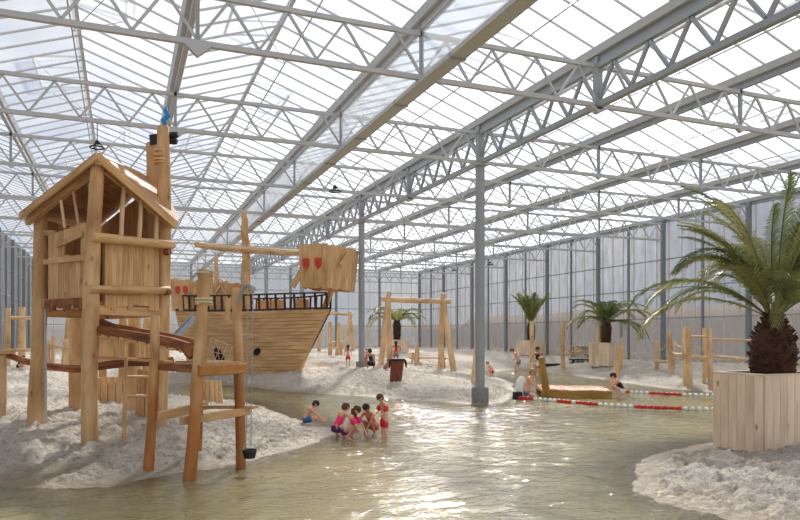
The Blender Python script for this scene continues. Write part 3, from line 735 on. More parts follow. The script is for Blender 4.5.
# pulley arm, chains and bucket
ct = empty('chain_hoist', U(240, 290, 10.75), 'curved grey hoist arm with two long chains beside the right frame post', 'hoist'); ho = ct.location
MB(ho).tube([U(239, 303, 10.78), U(241, 293, 10.78), U(245, 286, 10.7), U(250, 285, 10.6), U(253, 288, 10.55), U(253, 292, 10.5)], [.025, .03, .035, .035, .03, .025], 8).build('arm', 'steel_dark', ct)
MB(ho).lathe(U(252, 289, 10.55)-Vector((0, 0, .03)), [(.05, 0), (.06, .03), (.05, .06)], 12).build('pulley', 'steel_dark', ct)
def chain(p0, p1, r=.013):
    mb = MB(ho); n = int((p1-p0).length/.045); d = (p1-p0)/n
    for i in range(n):
        c = p0+d*(i+.5); a, b, dd = frame(d); s = a if i % 2 else b; hl = .026; w = .010
        mb.tube([c-dd*hl, c-dd*hl*.5+s*w, c+dd*hl*.5+s*w, c+dd*hl, c+dd*hl*.5-s*w, c-dd*hl*.5-s*w, c-dd*hl], .0042, 4, False)
    return mb.build('chain', 'chain', ct)
chain(U(253, 292, 10.5), U(251, 447, 10.5)); chain(U(248, 290, 10.55), U(246, 449, 10.5))
bp_ = U(249.5, 458, 10.5); bk = empty('sand_bucket', bp_, 'small black bucket hanging on the chains above the shore', 'bucket')
MB(bp_).lathe(bp_, [(.085, 0), (.11, .1), (.118, .13), (.105, .13), (.098, .1), (.075, .02)], 18, True).build('bowl', 'black', bk)
MB(bp_).tube([bp_+Vector((-.11, 0, .12)), bp_+Vector((-.06, 0, .2)), bp_+Vector((.0, 0, .22)), bp_+Vector((.06, 0, .2)), bp_+Vector((.11, 0, .12))], .008, 6).build('handle', 'steel_dark', bk)

# ------------------------------------------------------------------ plank bridge tower -> frame
br = empty('plank_bridge', U(120, 345, 12.), 'sagging bridge with red-brown side beams from playhouse to climbing frame', 'bridge'); bo = br.location
def poly(pts, r, name, mat, parent, org, sq=None):
    mb = MB(org)
    if sq:
        for a, b in zip(pts[:-1], pts[1:]): mb.beam(a, b+(b-a).normalized()*.02, sq[0], sq[1])
    else: mb.tube(pts, r, 10, True, .05)
    return mb.build(name, mat, parent)
poly([U(99, 331, 12.0), U(125, 335, 11.6), U(150, 339, 11.1), U(172, 343, 10.7), U(197, 351, 10.2)], 0, 'side_beam', 'brown', br, bo, (.07, .17))
poly([U(100, 322, 12.6), U(112, 327, 12.5), U(135, 331, 12.2), U(165, 336, 11.7), U(200, 344, 11.2)], 0, 'side_beam', 'brown', br, bo, (.07, .13))
mb = MB(bo)
for i in range(11):
    t = i/10; a = U(99, 333, 12.0).lerp(U(197, 351, 10.2), t); b = U(100, 324, 12.6).lerp(U(200, 345, 11.2), t)
    mb.beam(a-Vector((0, 0, .04)), b-Vector((0, 0, .04)), .2, .03)
mb.build('tread', 'plank', br)
mb = MB(bo); mb.log(U(189, 346, 10.15), U(193, 357, 10.1), .13, .08, 0); mb.build('end_buffer', 'brown', br)
# lower log beam from the left post through the tower
lb = empty('balance_log', U(35, 363, 13.9), 'long weathered log running low from the left edge post behind playhouse stilts', 'log beam'); lo_ = lb.location
MB(lo_).tube([U(-4, 353, 14.4), U(8, 355, 14.3), U(25, 361, 14.2), U(45, 366, 14.1), U(75, 369, 14.0), U(100, 366, 13.9), U(130, 362, 13.75), U(172, 361, 13.6)], [.06, .07, .07, .075, .08, .085, .09, .09], 12, True, .05).build('log', 'brown', lb)
MB(lo_).beam(U(80, 356, 12.9), U(172, 362, 12.9), .1, .05).build('top_board', 'plank', lb)
# edge post at far left
ep = empty('edge_post', gz(U(1, 395, 14.)), 'short square pale post cut off by the left picture edge', 'post')
b0 = gz(U(1, 395, 14.), .1)
MB(ep.location).log(b0, U(1, 355, 14.), .11, .1, 0).build('post', 'log_pale', ep); MB(ep.location).box(U(0, 352, 14.), .5, .3, .08, .4).build('cap', 'log_pale', ep)
# ladder in front of tower
ld = empty('log_ladder', gz(U(124, 436, 12.)), 'thin peeled stick ladder leaning under the plank bridge', 'ladder'); o = ld.location
MB(o).log(gz(U(124, 438, 11.9), .1), U(126, 357, 11.9), .035, .03, .01).build('rail', 'log', ld)
MB(o).log(gz(U(151, 428, 12.6), .1), U(152, 352, 12.6), .035, .03, .01).build('rail', 'log', ld)
for v in (377, 396): MB(o).log(U(122, v, 11.9), U(153, v, 12.6), .03, .028, .01).build('rung', 'log', ld)
# plank tubs
def tub(loc, r0, r1, h, label, mat='plank', rz=0):
    t = empty('plank_tub', loc, label, 'tub', 'plank tubs', rz); mb = MB()
    n = 14
    for i in range(n):
        a0, a1 = 2*PI*(i+.03)/n, 2*PI*(i+.97)/n; j = random.uniform(-.03, .02)
        p = [Vector((r0*math.cos(a0), r0*math.sin(a0), -.1)), Vector((r0*math.cos(a1), r0*math.sin(a1), -.1)), Vector((r1*math.cos(a1), r1*math.sin(a1), h+j)), Vector((r1*math.cos(a0), r1*math.sin(a0), h+j))]
        mb.slab(p, .03)
    mb.build('staves', mat, t)
    MB().lathe((0, 0, h*.82), [(r1*.9, 0), (r1*.9, .02)], 16).build('lid', mat, t); return t
tub(gz(U(211, 403, 20.5), .0), .34, .27, .62, 'pale tapered plank tub between the climbing frame posts')
tub(gz(U(147, 416, 14.6), .0), .22, .17, 1.0, 'tall narrow plank tub right behind the playhouse right stilt')
tub(gz(U(112, 393, 18.), .0), .42, .38, .65, 'wide plank tub seen low between playhouse stilts')
# low platform structure behind tower (second climbing hut)
ph = empty('low_play_hut', gz(U(118, 385, 21.)), 'low log play hut seen behind the playhouse stilts', 'play hut'); o = ph.location
for u, v0, v1, z in ((122, 388, 312, 20.5), (136, 388, 310, 21.5), (146, 390, 318, 20.5), (102, 386, 330, 21.)):
    MB(o).log(gz(U(u, v0, z), .1), U(u+1, v1, z), .13, .11, .01).build('post', 'log', ph)
mb = MB(o); vboards(mb, U(98, 0, 20.3), U(146, 0, 20.3), 1.25, 2.05, 9); mb.build('wall_boards', 'plank', ph)
MB(o).beam(U(96, 336, 20.2), U(150, 337, 20.2), .12, .14).build('rail', 'plank', ph)
MB(o).log(U(96, 318, 20.4), U(104, 322, 20.4), .12, .1, 0).build('bucket_log', 'brown', ph)

# far left posts and ropes
def postthing(name, label, cat, posts, rails, grp=None, mat='log_pale', extra=None):
    b = posts[0]; t = empty(name, gz(U(b[0], b[1], b[4])), label, cat, grp); o = t.location
    for (u0, v0, u1, v1, z, r) in posts: MB(o).log(gz(U(u0, v0, z), .12), U(u1, v1, z), r, r*.88, .01).build('post', mat, t)
    for (u0, v0, z0, u1, v1, z1, r) in rails: MB(o).log(U(u0, v0, z0), U(u1, v1, z1), r, r*.9, .01).build('rail', mat, t)
    return t
postthing('log_gate', 'pale log gate frame near the left picture edge', 'log frame', [(7, 352, 8, 308, 30., .13), (22, 350, 22, 307, 31., .16)], [(8, 318, 30.2, 30, 318, 30.5, .09), (5, 350, 30.2, 30, 350, 30.5, .08)])
t = postthing('carved_log_figure', 'twisted stacked log sculpture seen under the playhouse floor', 'log sculpture', [(64, 352, 70, 314, 30., .14), (72, 352, 73, 318, 30.5, .12)], [(62, 340, 29.8, 70, 341, 30., .09), (61, 348, 29.8, 74, 346, 30., .1), (66, 330, 29.9, 72, 327, 30., .08)])
postthing('low_log_rail', 'low pale log rail left of the twisted log sculpture', 'log frame', [(48, 352, 49, 340, 33., .08), (52, 352, 54, 336, 33., .1)], [(46, 347, 32.8, 60, 346, 33., .07)])

def gfind(u, v, zg, span=9.):
    zs = np.arange(max(4, zg-span), zg+span, .05); k = (u-400)/FPX
    P = [tuple(F(k*z, z))[:2] for z in zs]; h = height(P, False); vv = HOR+(CAMH-h)/zs*FPX
    best = min(range(len(zs)), key=lambda i: abs(vv[i]-v)*1.0+abs(zs[i]-zg)*.03)
    p = F(k*zs[best], zs[best]); p.z = ground(p); return p, float(zs[best])
# ------------------------------------------------------------------ pirate ship
SHX, SHZ = -3.13, 31.0
ax = Vector((.93, -.37)); ax.normalize(); LN = 8.1
so = F(SHX-ax.x*LN, SHZ-ax.y*LN, 0); shz = .36
ship = empty('pirate_ship', (so.x, so.y, shz), 'big wooden play ship with plank hull, dark railing and castle', 'ship', rz=HEAD(ax.x, ax.y))
def hw(t): return 1.42*(max(0., 1-abs(2*t-.9)**3.2*.62 if t < .45 else 1-((t-.45)/.55)**3.4*.95))
HT = 2.86
def hullpt(t, h, sgn, off=0.):     # h 0..1
    xt = LN*t; xb = .7+(LN-1.8-.7)*t; e = h**.9
    x = xb+(xt-xb)*e; w = hw(t)*(.72+.28*h)+off
    sheer = .10*(2*t-1)**2*h
    return Vector((x, sgn*w, HT*h+sheer))
NR, NT = 18, 30
mb = MB()
for sgn in (-1, 1):
    for r in range(NR):
        h0, h1 = r/NR, (r+1)/NR; vs = []; fs = []; uvs = []; ou = random.random()*50; of = random.random()*50
        for i in range(NT+1):
            t = i/NT; vs += [hullpt(t, h0, sgn, .022), hullpt(t, h1-.004, sgn, .004), hullpt(t, h0, sgn, -.03)]
        for i in range(NT):
            a, b = 3*i, 3*(i+1)
            fs.append([a, b, b+1, a+1] if sgn < 0 else [a, a+1, b+1, b]); uvs.append([(ou, of+LN*i/NT), (ou, of+LN*(i+1)/NT), (ou+.16, of+LN*(i+1)/NT), (ou+.16, of+LN*i/NT)] if sgn < 0 else [(ou, of+LN*i/NT), (ou+.16, of+LN*i/NT), (ou+.16, of+LN*(i+1)/NT), (ou, of+LN*(i+1)/NT)])
            fs.append([a, a+2, b+2, b] if sgn < 0 else [a, b, b+2, a+2]); uvs.append([(ou, of)]*4)
        mb.add(vs, fs, uvs)
# transom
mb.add([hullpt(0, 0, -1), hullpt(0, 0, 1), hullpt(0, 1, 1), hullpt(0, 1, -1)], [[0, 3, 2, 1]], [[(0, 0), (0, 2), (3, 2), (3, 0)]])
mb.build('hull', 'hull', ship)
mb = MB(); mb.add([hullpt(i/NT, .93, s) for i in range(NT+1) for s in (-1, 1)], [[2*i, 2*i+2, 2*i+3, 2*i+1] for i in range(NT)], [[(0, i), (0, i+1), (2, i+1), (2, i)] for i in range(NT)]); mb.build('deck', 'plank', ship)
MB().beam(Vector((LN-1.76, 0, -.1)), Vector((LN+.12, 0, HT+1.15)), .16, .22).build('stem_post', 'plank', ship)
for sgn in (-1, 1):
    mb = MB(); pts = [hullpt(.0+i/40*.985, 1, sgn, -.03) for i in range(41)]; tops = [p+Vector((0, sgn*.06, .74)) for p in pts]
    for a, b in zip(tops[:-1], tops[1:]): mb.beam(a, b+(b-a)*.05, .09, .07)
    rl = mb.build('railing', 'rail', ship); mb = MB()
    for a, b in zip(pts[:-1], pts[1:]): mb.beam(a+Vector((0, 0, .05)), b+(b-a)*.05+Vector((0, 0, .05)), .08, .09)
    mb.build('lower_rail', 'rail', rl)
    for i in range(0, 41, 2):
        if pts[i].x < 99: MB().beam(pts[i], tops[i], .06, .085).build('railing_post', 'rail', rl)
# portholes: dark plates on the hull, coloured for the shade inside openings
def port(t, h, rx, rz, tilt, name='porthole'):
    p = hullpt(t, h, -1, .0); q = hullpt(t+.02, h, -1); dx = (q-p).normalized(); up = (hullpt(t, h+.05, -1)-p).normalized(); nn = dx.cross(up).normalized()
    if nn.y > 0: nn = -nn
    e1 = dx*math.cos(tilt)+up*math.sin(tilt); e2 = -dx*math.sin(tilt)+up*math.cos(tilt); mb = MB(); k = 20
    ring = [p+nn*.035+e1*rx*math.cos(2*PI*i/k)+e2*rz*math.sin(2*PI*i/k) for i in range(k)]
    mb.slab(ring, .012, nn); mb.build(name, 'hole_shade', ship)
port(.68, .36, .17, .19, 0); port(.375, .26, .22, .5, .45, 'oval_hatch'); port(.18, .45, .12, .2, 0)
# bow castle (right)
def castle(x0, x1, w0, z0, z1, fl, nx, ny, name, jit=.05, open_back=False):
    mb = MB(); c = [Vector((x0, -w0, z0)), Vector((x1, -w0, z0)), Vector((x1, w0, z0)), Vector((x0, w0, z0))]
    tp = [Vector((x0-fl*.2, -w0-fl, z1)), Vector((x1+fl*1.2, -w0-fl, z1)), Vector((x1+fl*1.2, w0+fl, z1)), Vector((x0-fl*.2, w0+fl, z1))]
    for i, n in ((0, nx), (1, ny), (2, nx), (3, ny)):
        a, b, ct_, dt = c[i], c[(i+1) % 4], tp[(i+1) % 4], tp[i]
        for k in range(n):
            t0, t1 = (k+.02)/n, (k+.98)/n; jt = random.uniform(-jit, jit*1.5)+(.09 if k % 2 else -.04)*(1 if jit > .06 else .3); jb = random.uniform(-jit, jit)
            p = [a.lerp(b, t0), a.lerp(b, t1), dt.lerp(ct_, t1), dt.lerp(ct_, t0)]
            u_ = (p[3]-p[0]).normalized(); p[0] += u_*jb; p[1] += u_*jb; p[2] += u_*jt; p[3] += u_*jt
            mb.slab(p, .035)
    o = mb.build(name, 'plank', ship)
    MB().box(((x0+x1)/2, 0, z0+.12), x1-x0-.02, 2*w0-.02, .06).build('castle_floor', 'plank', o)
    return o
cz0, cz1 = 4.2-shz, 6.08-shz
bc = castle(LN-.75, LN+.5, 1.38, cz0, cz1, .12, 6, 11, 'bow_castle', .04)
for k, xx in enumerate((LN-.45, LN+.15)):
    mb = MB(); zc_ = (cz0+cz1)/2+.12; yv = -1.38-.12*((zc_-cz0)/(cz1-cz0))-.05
    pr = [(-.17, .2), (-.17, -.05), (-.1, -.18), (0, -.26), (.1, -.18), (.17, -.05), (.17, .2), (0, .24)]
    ang = math.atan2(.12, cz1-cz0)
    pts = [Vector((xx+a, yv-b*math.tan(ang), zc_+b)) for a, b in pr]
    mb.slab(pts, .03, (0, -1, 0)); s_ = mb.build('shield', 'shield', bc)
    mb = MB()
    for dz in (-.05, .08): mb.beam(Vector((xx-.06, yv-.035-dz*math.tan(ang), zc_+dz)), Vector((xx+.06, yv-.035-dz*math.tan(ang), zc_+dz+.03)), .02, .025)
    mb.beam(Vector((xx-.03, yv-.035, zc_-.1)), Vector((xx+.03, yv-.035, zc_+.13)), .02, .025)
    mb.build('crest', 'brown', s_)
MB().beam(Vector((LN-1.3, -1.2, cz0+.1)), Vector((LN-.6, -1.36, cz0+.95)), .05, .3).build('side_brace', 'plank', ship)
MB().beam(Vector((LN+.78, -.6, cz0+1.0)), Vector((LN+.8, .3, cz0+1.7)), .05, .22).build('diagonal_board', 'plank', bc)
sc = castle(.1, 1.5, 1.1, HT+.1, 4.72-shz, .1, 7, 8, 'stern_castle', .08)
for xx in (.5, .95):
    mb = MB(); mb.slab([Vector((xx+a*.8, -1.2, HT+1.08+b*.8)) for a, b in pr], .03, (0, -1, 0)); mb.build('shield', 'shield', sc)
# mid house behind railing
hs = castle(2.1, 3.3, .8, HT, 4.6-shz, .02, 7, 6, 'deck_house', .02)
MB().beam(Vector((2.0, -.9, HT+.3)), Vector((2.9, -.9, HT+1.5)), .06, .12).build('brace', 'log_pale', hs)
MB().beam(Vector((3.4, -.9, HT+.3)), Vector((2.6, -.9, HT+1.5)), .06, .12).build('brace', 'log_pale', hs)
# masts
def shl(p): # world -> ship local
    return ship_mat.inverted() @ p
ship_mat = Matrix.Translation(ship.location) @ Matrix.Rotation(HEAD(ax.x, ax.y), 4, 'Z')
mz = 32.3
mpts = [U(244, 311, mz), U(246, 285, mz), U(246, 262, mz), U(246, 245, mz), U(244, 232, mz), U(245, 220, mz), U(242, 210, mz)]
mpts = [shl(p) for p in mpts]; mpts[0].z = HT*.9
mast = MB().tube(mpts, [.21, .2, .19, .185, .17, .15, .13], 12, True, .05).build('mast', 'log', ship)
MB().tube([shl(U(195, 244.5, mz-.2)), shl(U(222, 248, mz-.2)), shl(U(250, 250, mz-.2)), shl(U(280, 252, mz-.2)), shl(U(306, 253, mz-.2))], [.13, .15, .15, .14, .12], 12, True, .05).build('yard', 'log_pale', mast)
p = shl(U(217, 285, 34.)); p.z = HT; MB().log(p, shl(U(216, 257, 34.)), .12, .1).build('small_mast', 'log_pale', ship)
# deck furniture silhouettes behind the railing
for xx in (4.2, 5.0, 6.3):
    MB().box((xx, .5, HT+.35), .5, .4, .5).build('deck_box', 'plank', ship)
# slide at stern
sl = empty('metal_slide', gz(U(168, 352, 30.)), 'shiny steel slide coming down left of the ship hull', 'slide'); o = sl.location
e0, e1 = U(197, 316, 31.), U(166, 349, 30.); e1.z = max(e1.z, ground(e1)+.1)
mb = MB(o); s1, s2, dd = frame(e1-e0)
mb.beam(e0, e1, .5, .03); mb.beam(e0+s1*.26+s2*.07, e1+s1*.26+s2*.07, .03, .18); mb.beam(e0-s1*.26+s2*.07, e1-s1*.26+s2*.07, .03, .18); mb.build('chute', 'slide', sl)
MB(o).log(gz(e0, .1), e0-Vector((0, 0, .03)), .08, .07, 0).build('support_post', 'log', sl)
MB(o).log(gz(e1, .1), e1-Vector((0, 0, .03)), .08, .07, 0).build('support_post', 'log', sl)

# ------------------------------------------------------------------ swings, tables, posts on the far sand
def swing(legs, beam, r, label, parts=()):
    gl = [gfind(l[0], l[1], l[4]+1) for l in legs]; zm = sum(g[1] for g in gl)/len(gl)
    beam = [(b[0], b[1], zm) for b in beam]
    t = empty('log_swing_frame', gz(U(legs[0][0], legs[0][1], legs[0][4])), label, 'swing frame', 'log swing frames'); o = t.location
    for u0, v0, u1, v1, z, dz in legs: MB(o).log(gz(U(u0, v0, zm+dz), .1), U(u1, v1, zm), r, r*.8, .008).build('leg', 'log_pale', t)
    MB(o).log(U(*beam[0]), U(*beam[1]), r*.85, r*.8, .008).build('crossbeam', 'log_pale', t); return t
swing([(381, 369, 389, 292, 30.5, -.6), (390, 369, 388, 295, 30.5, .8), (441, 368, 443, 293, 30.5, .6), (454, 369, 443.5, 300, 30.5, -.6)], ((381, 299, 30.5), (451, 301.5, 30.5)), .155, 'large pale log swing frame behind the rusty bin')
swing([(319, 352, 320, 310, 47., .3), (346, 351, 350, 312, 47., -.4), (353, 351, 350, 312, 47., .8)], ((317, 313, 47.), (353, 314.5, 47.)), .15, 'smaller log swing frame seen beyond the ship bow')
postthing('stepping_posts', 'group of tall pale posts with a bar, under the distant swing frame', 'log frame', [(330, 350, 330, 322, 44., .13), (337, 350, 339, 323, 44., .13), (341, 349, 341, 328, 45., .1)], [(328, 343, 43.8, 343, 342, 44.5, .08)])
def picnic(p, L_, rz, label, posts=False):
    p = gz(p, 0.); t = empty('picnic_table', p, label, 'picnic table', 'picnic tables', rz)
    mb = MB()
    for i in range(4): mb.beam((-L_/2, -.3+.2*i, .74), (L_/2, -.3+.2*i, .74), .18, .045)
    mb.build('table_top', 'log_pale', t)
    for s in (-1, 1):
        MB().beam((-L_/2, s*.72, .43), (L_/2, s*.72, .43), .26, .05).build('bench', 'log_pale', t)
        MB().beam((s*L_*.36, -.8, .38), (s*L_*.36, .8, .38), .06, .1).build('brace', 'log_pale', t)
        for q in (-1, 1): MB().beam((s*L_*.36, q*.7, -.12), (s*L_*.36, q*.22, .72), .07, .12).build('leg', 'log_pale', t)
    return t
picnic(U(428, 357, 40.), 2.4, HEAD(1, .15), 'pale picnic table between the legs of the big swing frame')
postthing('seat_posts', 'two short pale posts at the left end of the picnic table', 'post', [(417, 358, 417, 343, 39., .14), (439, 359, 441, 342, 38.5, .1)], [])
picnic(U(583, 352, 46.), 1.6, HEAD(1, .3), 'small picnic table by the right wall left of the boxed palm')
for u, lb in ((532, 'tall single log post left of the walking girl in black'), (563, 'tall log post left of the middle boxed palm'), (598, 'tall log post just behind the middle boxed palm')):
    z = {532: 38., 563: 40., 598: 43.}[u]; vb = {532: 358, 563: 359, 598: 356}[u]
    b = gz(U(u, vb, z), .1); m = MB(b); m.log(b, U(u, 321, z), .13, .12, .01); tag(m.build('log_post', 'log_pale'), lb, 'post', 'tall log posts')
for u0, u1, z, lb in ((536, 559, 43., 'flat black rubber ramp mat near the tall posts, left one'), (570, 592, 43., 'flat black rubber ramp mat beside the small picnic table')):
    b = gz(U((u0+u1)/2, 353, z), -.1); t = empty('rubber_mat_bench', b, lb, 'bench', 'low black benches'); a, c = U(u0, 0, z), U(u1, 0, z); a.z = c.z = b.z+.05
    MB(b).beam(a, c, .7, .1).build('seat', 'black', t)
    for q in (.15, .85):
        w = a.lerp(c, q); MB(b).beam(gz(w, .1), w, .12, .12).build('leg', 'black', t)
postthing('leaning_post_near_column', 'short pale log post left of the thick column', 'post', [(475, 380, 476, 345, 27., .1), (472, 380, 475, 352, 27.3, .06)], [])
# right obstacle course
t = empty('balance_course', gz(U(690, 372, 27.)), 'log balance course of paired posts, beams and ropes by the right wall', 'climbing frame'); o = t.location
for u0, v0, u1, v1, z, r in ((657, 360, 657, 340, 34., .11), (671, 362, 669, 331, 32., .13), (673, 361, 674, 340, 33.5, .09), (685, 371, 684, 327, 28., .085), (690, 374, 688.5, 327, 26.8, .115), (704, 373, 704, 328, 28., .08), (711, 375, 709, 328, 26.3, .11), (706, 370, 706, 333, 29., .06)):
    MB(o).log(gz(U(u0, v0, z), .12), U(u1, v1, z), r, r*.85, .008).build('post', 'log_pale', t)
for a, b, r in ((U(672, 354, 31.8), U(688, 354.5, 27.2), .06), (U(688, 357, 26.8), U(712, 358, 26.5), .075), (U(684, 336, 28), U(710, 337, 27), .04), (U(710, 339, 26.3), U(800, 342, 27.), .05), (U(655, 361, 33.8), U(672, 362, 32.2), .09), (U(712, 356, 26.6), U(800, 364, 27), .06)):
    MB(o).log(a, b, r, r*.9, .006).build('beam', 'log_pale', t)
def ropepts(a, b, sag, n=8): return [a.lerp(b, i/n)-Vector((0, 0, sag*4*(i/n)*(1-i/n))) for i in range(n+1)]
for a, b in ((U(659, 350, 33.8), U(668, 340, 32.2)), (U(675, 342, 33), U(685, 345, 28.1)), (U(670, 350, 32), U(688, 352, 27.)), (U(690, 340, 27), U(704, 350, 28))): MB(o).tube(ropepts(a, b, .15), .025, 6).build('rope', 'rope', t)
postthing('end_post', 'pale post just right of the big palm trunk', 'post', [(794, 375, 794, 330, 26.5, .11)], [])

# rusty bin
p = gfind(395.5, 379.5, 27)[0]-Vector((0, 0, .03)); t = empty('litter_bin', p, 'rusty cylindrical litter bin with a black bag over its rim', 'bin'); lean = F(.09, 0)
mb = MB(); mb.tube([(0, 0, 0), tuple(lean*.9+Vector((0, 0, .86)))], [.23, .26], 20); mb.build('drum', 'rust', t)
mb = MB(); q = Vector(lean)+Vector((0, 0, .88))
mb.tube([q-Vector((0, 0, .07)), q-Vector((0, 0, .02)), q+Vector((0, 0, .03)), q+Vector((0, 0, .0))], [.275, .285, .27, .2], 18, True, .05)
for s in (-1, 1): mb.tube([q+F(s*.26, 0)-Vector((0, 0, .02)), q+F(s*.31, 0)-Vector((0, 0, .15)), q+F(s*.33, 0)-Vector((0, 0, .33))], [.05, .05, .02], 8)
mb.build('bag', 'black', t)

# ------------------------------------------------------------------ palms
def frond_mesh(name, length, elev, droop, wid, npair, seed, thin=1.):
    rnd = random.Random(seed); mb = MB(); n = 14; pts = []; p = Vector((0, 0, 0)); e = elev
    st = length/n; side = rnd.uniform(-.03, .03)
    for i in range(n+1):
        pts.append(p.copy()); p = p+Vector((math.cos(e)*st, side*i*st, math.sin(e)*st)); e = max(-1.5, e-droop/n*(.4+1.2*i/n))
    mb.tube(pts, [.022*(1-.85*i/n)*thin+.002 for i in range(n+1)], 5)
    def at(t):
        f = t*n; i = min(int(f), n-1); return pts[i].lerp(pts[i+1], f-i), (pts[i+1]-pts[i]).normalized()
    for k in range(npair):
        t = .12+.88*k/npair; c, d = at(t)
        s = Vector((0, 1, 0)); upv = s.cross(d)
        if upv.z < 0: upv = -upv
        ll = wid*math.sin(PI*min(1, (t*.86+.12)))**.55*rnd.uniform(.85, 1.1)
        for sg in (-1, 1):
            fwd = 1.0+.5*t+rnd.uniform(-.1, .1)
            dr = (s*sg*1.0+d*fwd+upv*rnd.uniform(.0, .35)).normalized()
            tip = c+dr*ll-Vector((0, 0, ll*rnd.uniform(.12, .4))); mid = c+dr*ll*.5-Vector((0, 0, ll*.02)); w = d*.018*thin
            a, b, _ = frame(dr); w = d*.5+upv*.3; w = w.normalized()*.017*thin
            mb.add([c-w, c+w, mid+w*.9, tip, mid-w*.9], [[0, 1, 2, 4], [4, 2, 3]], [[(0, 0)]*4, [(0, 0)]*3])
    me = mb.build(name, 'leaf'); return me
def palm(base, trunk, fr, label, mat='trunk', grp='boxed palms'):
    # trunk: list of (r,z); fr: list of (az, mesh key)
    t = empty('palm_tree', base, label, 'palm', grp)
    mb = MB(); mb.lathe((0, 0, 0), trunk, 18)
    for k in range(len(trunk)*34):
        i = random.random()*(len(trunk)-1.01); j = int(i); f = i-j; r = trunk[j][0]*(1-f)+trunk[j+1][0]*f; z = trunk[j][1]*(1-f)+trunk[j+1][1]*f; a = random.random()*6.283
        c = Vector((r*math.cos(a), r*math.sin(a), z)); d = Vector((math.cos(a), math.sin(a), 1.1)).normalized(); l = .04+.09*trunk[1][0]
        mb.beam(c-d*.03, c+d*l, .05+.05*trunk[1][0], .02)
    mb.build('trunk', mat, t); return t
protos = {}
def fronds(t, ztop, spec, length, wid, npair, sd, thin=1., droop=None):
    cls = {}
    rnd = random.Random(sd)
    for az, el, sc in spec:
        key = (round(el/.25), rnd.randrange(2))
        dr = droop if droop else (1.25 if el > 1.15 else 2.0)
        if key not in cls:
            o = frond_mesh('frond', length, key[0]*.25, dr, wid, npair, sd*100+key[0]*3+key[1], thin); o.parent = t; cls[key] = o
        else:
            o = cls[key].copy(); C.objects.link(o); o.parent = t
        o.location = (.08*math.cos(az), .08*math.sin(az), ztop); o.rotation_euler = (rnd.uniform(-.12, .12), 0, az); o.scale = (sc, sc, sc)
def planter(c, sx, sy, h, rz, label, grp='timber palm boxes'):
    t = empty('timber_planter', c, label, 'planter', grp, rz)
    for nme, (a, b, nn) in {'f': ((-sx/2, -sy/2), (sx/2, -sy/2), 8), 'r': ((sx/2, -sy/2), (sx/2, sy/2), 6), 'b': ((sx/2, sy/2), (-sx/2, sy/2), 8), 'l': ((-sx/2, sy/2), (-sx/2, -sy/2), 6)}.items():
        mb = MB(); vboards(mb, Vector((*a, 0)), Vector((*b, 0)), .06 if nme != 'x' else .02, h, nn, .03, .004); mb.build('side_panel', 'plank_pale', t)
    mb = MB()
    for sg in (-1, 1):
        mb.beam((-sx/2-.04, sg*(sy/2-.02), h+.02), (sx/2+.04, sg*(sy/2-.02), h+.02), .1, .035); mb.beam((sg*(sx/2-.02), -sy/2, h+.021), (sg*(sx/2-.02), sy/2, h+.021), .1, .035)
    mb.build('rim', 'plank_pale', t)
    for a in (-1, 1):
        for b in (-1, 1): MB().beam((a*(sx/2-.1), b*(sy/2-.1), -.12), (a*(sx/2-.1), b*(sy/2-.1), .1), .1, .1).build('foot', 'plank_pale', t)
    MB().box((0, 0, h-.1), sx-.04, sy-.04, .04).build('soil', 'trunk', t); return t
# big palm
cx, cz = 6.18, 11.6; yd = F(0, 0)
corner = F(cx, cz); sxp, syp = 1.4, 1.05
pc = corner+Vector((sxp/2, syp/2, 0)); gh = ground(pc); hh = 2.1-(376-336)/FPX*11.6-.26
gp = min(ground((pc.x+a, pc.y+b)) for a in (-.6, 0, .6) for b in (-.45, 0, .45))+.0; hh = hh+.25-gp
pl = planter(Vector((pc.x, pc.y, gp)), sxp, syp, hh, 0, 'large pale timber box holding the big palm on the near right sand')
pb = Vector((pc.x+.1, pc.y-.05, gp+hh-.09)); 
bt = palm(pb, [(.27, 0), (.35, .15), (.385, .38), (.38, .6), (.32, .8), (.22, .97), (.15, 1.1), (.09, 1.18)], None, 'huge bushy palm with a dark bulbous trunk in the nearest box')
spec = []
rnd = random.Random(5)
for k in range(58):
    el = [1.45, 1.32, 1.2, 1.08, .95, .8, .65][k % 7]+rnd.uniform(-.08, .08); spec.append((k*2.39996+rnd.uniform(-.2, .2), el, rnd.uniform(.75, 1.1)))
fronds(bt, 1.12, spec, 2.85, .38, 84, 11, .6)
for az_, l_ in ((HEAD(-.42, -1), 2.1), (HEAD(-1, -.2), 2.4), (HEAD(1, -.4), 2.0)):
    o = frond_mesh('frond', l_, 1.15, 4.1 if l_ == 2.1 else 2.7, .34, 56, int(l_*100), .7); o.parent = bt; o.location = (0, 0, 1.1); o.rotation_euler = (0, 0, az_)
# palms by the right wall
def smallpalm(u, vtop, vbase, zc, size, h, label, plabel, trunkh, fl, seed, spec=None, rz=.5):
    p = gfind(u, vbase, zc)[0]; planter(p, size, size, h, rz, plabel)
    t = palm(p+Vector((0, 0, h-.1)), [(.24, 0), (.26, trunkh*.3), (.3, trunkh*.75), (.2, trunkh), (.1, trunkh+.06)], None, label)
    if spec is None: spec = [(k*2.4+seed, [1.35, 1.1, .85, .6, .35][k % 5], .9+.2*((k*7) % 5)/5) for k in range(26)]
    fronds(t, trunkh, spec, fl, fl*.2, 34, seed, 1.3, {3: 1.9, 4: .7, 6: 2.1}[seed])
smallpalm(606, 283, 366, 37., 1.3, 1.3, 'arching green palm in a box in the middle of the far bank', 'pale timber box under the arching palm on far bank', 1.25, 2.6, 3, rz=YAW*0+.3)
smallpalm(531, 288, 355, 45., 1.5, 1.1, 'upright spiky palm in a box right of the thick column', 'pale timber box under the upright spiky palm', 1.3, 2.5, 4, [(k*2.4, 1.15+.3*((k*3) % 4)/4, .8+.3*((k*7) % 5)/5) for k in range(34)])
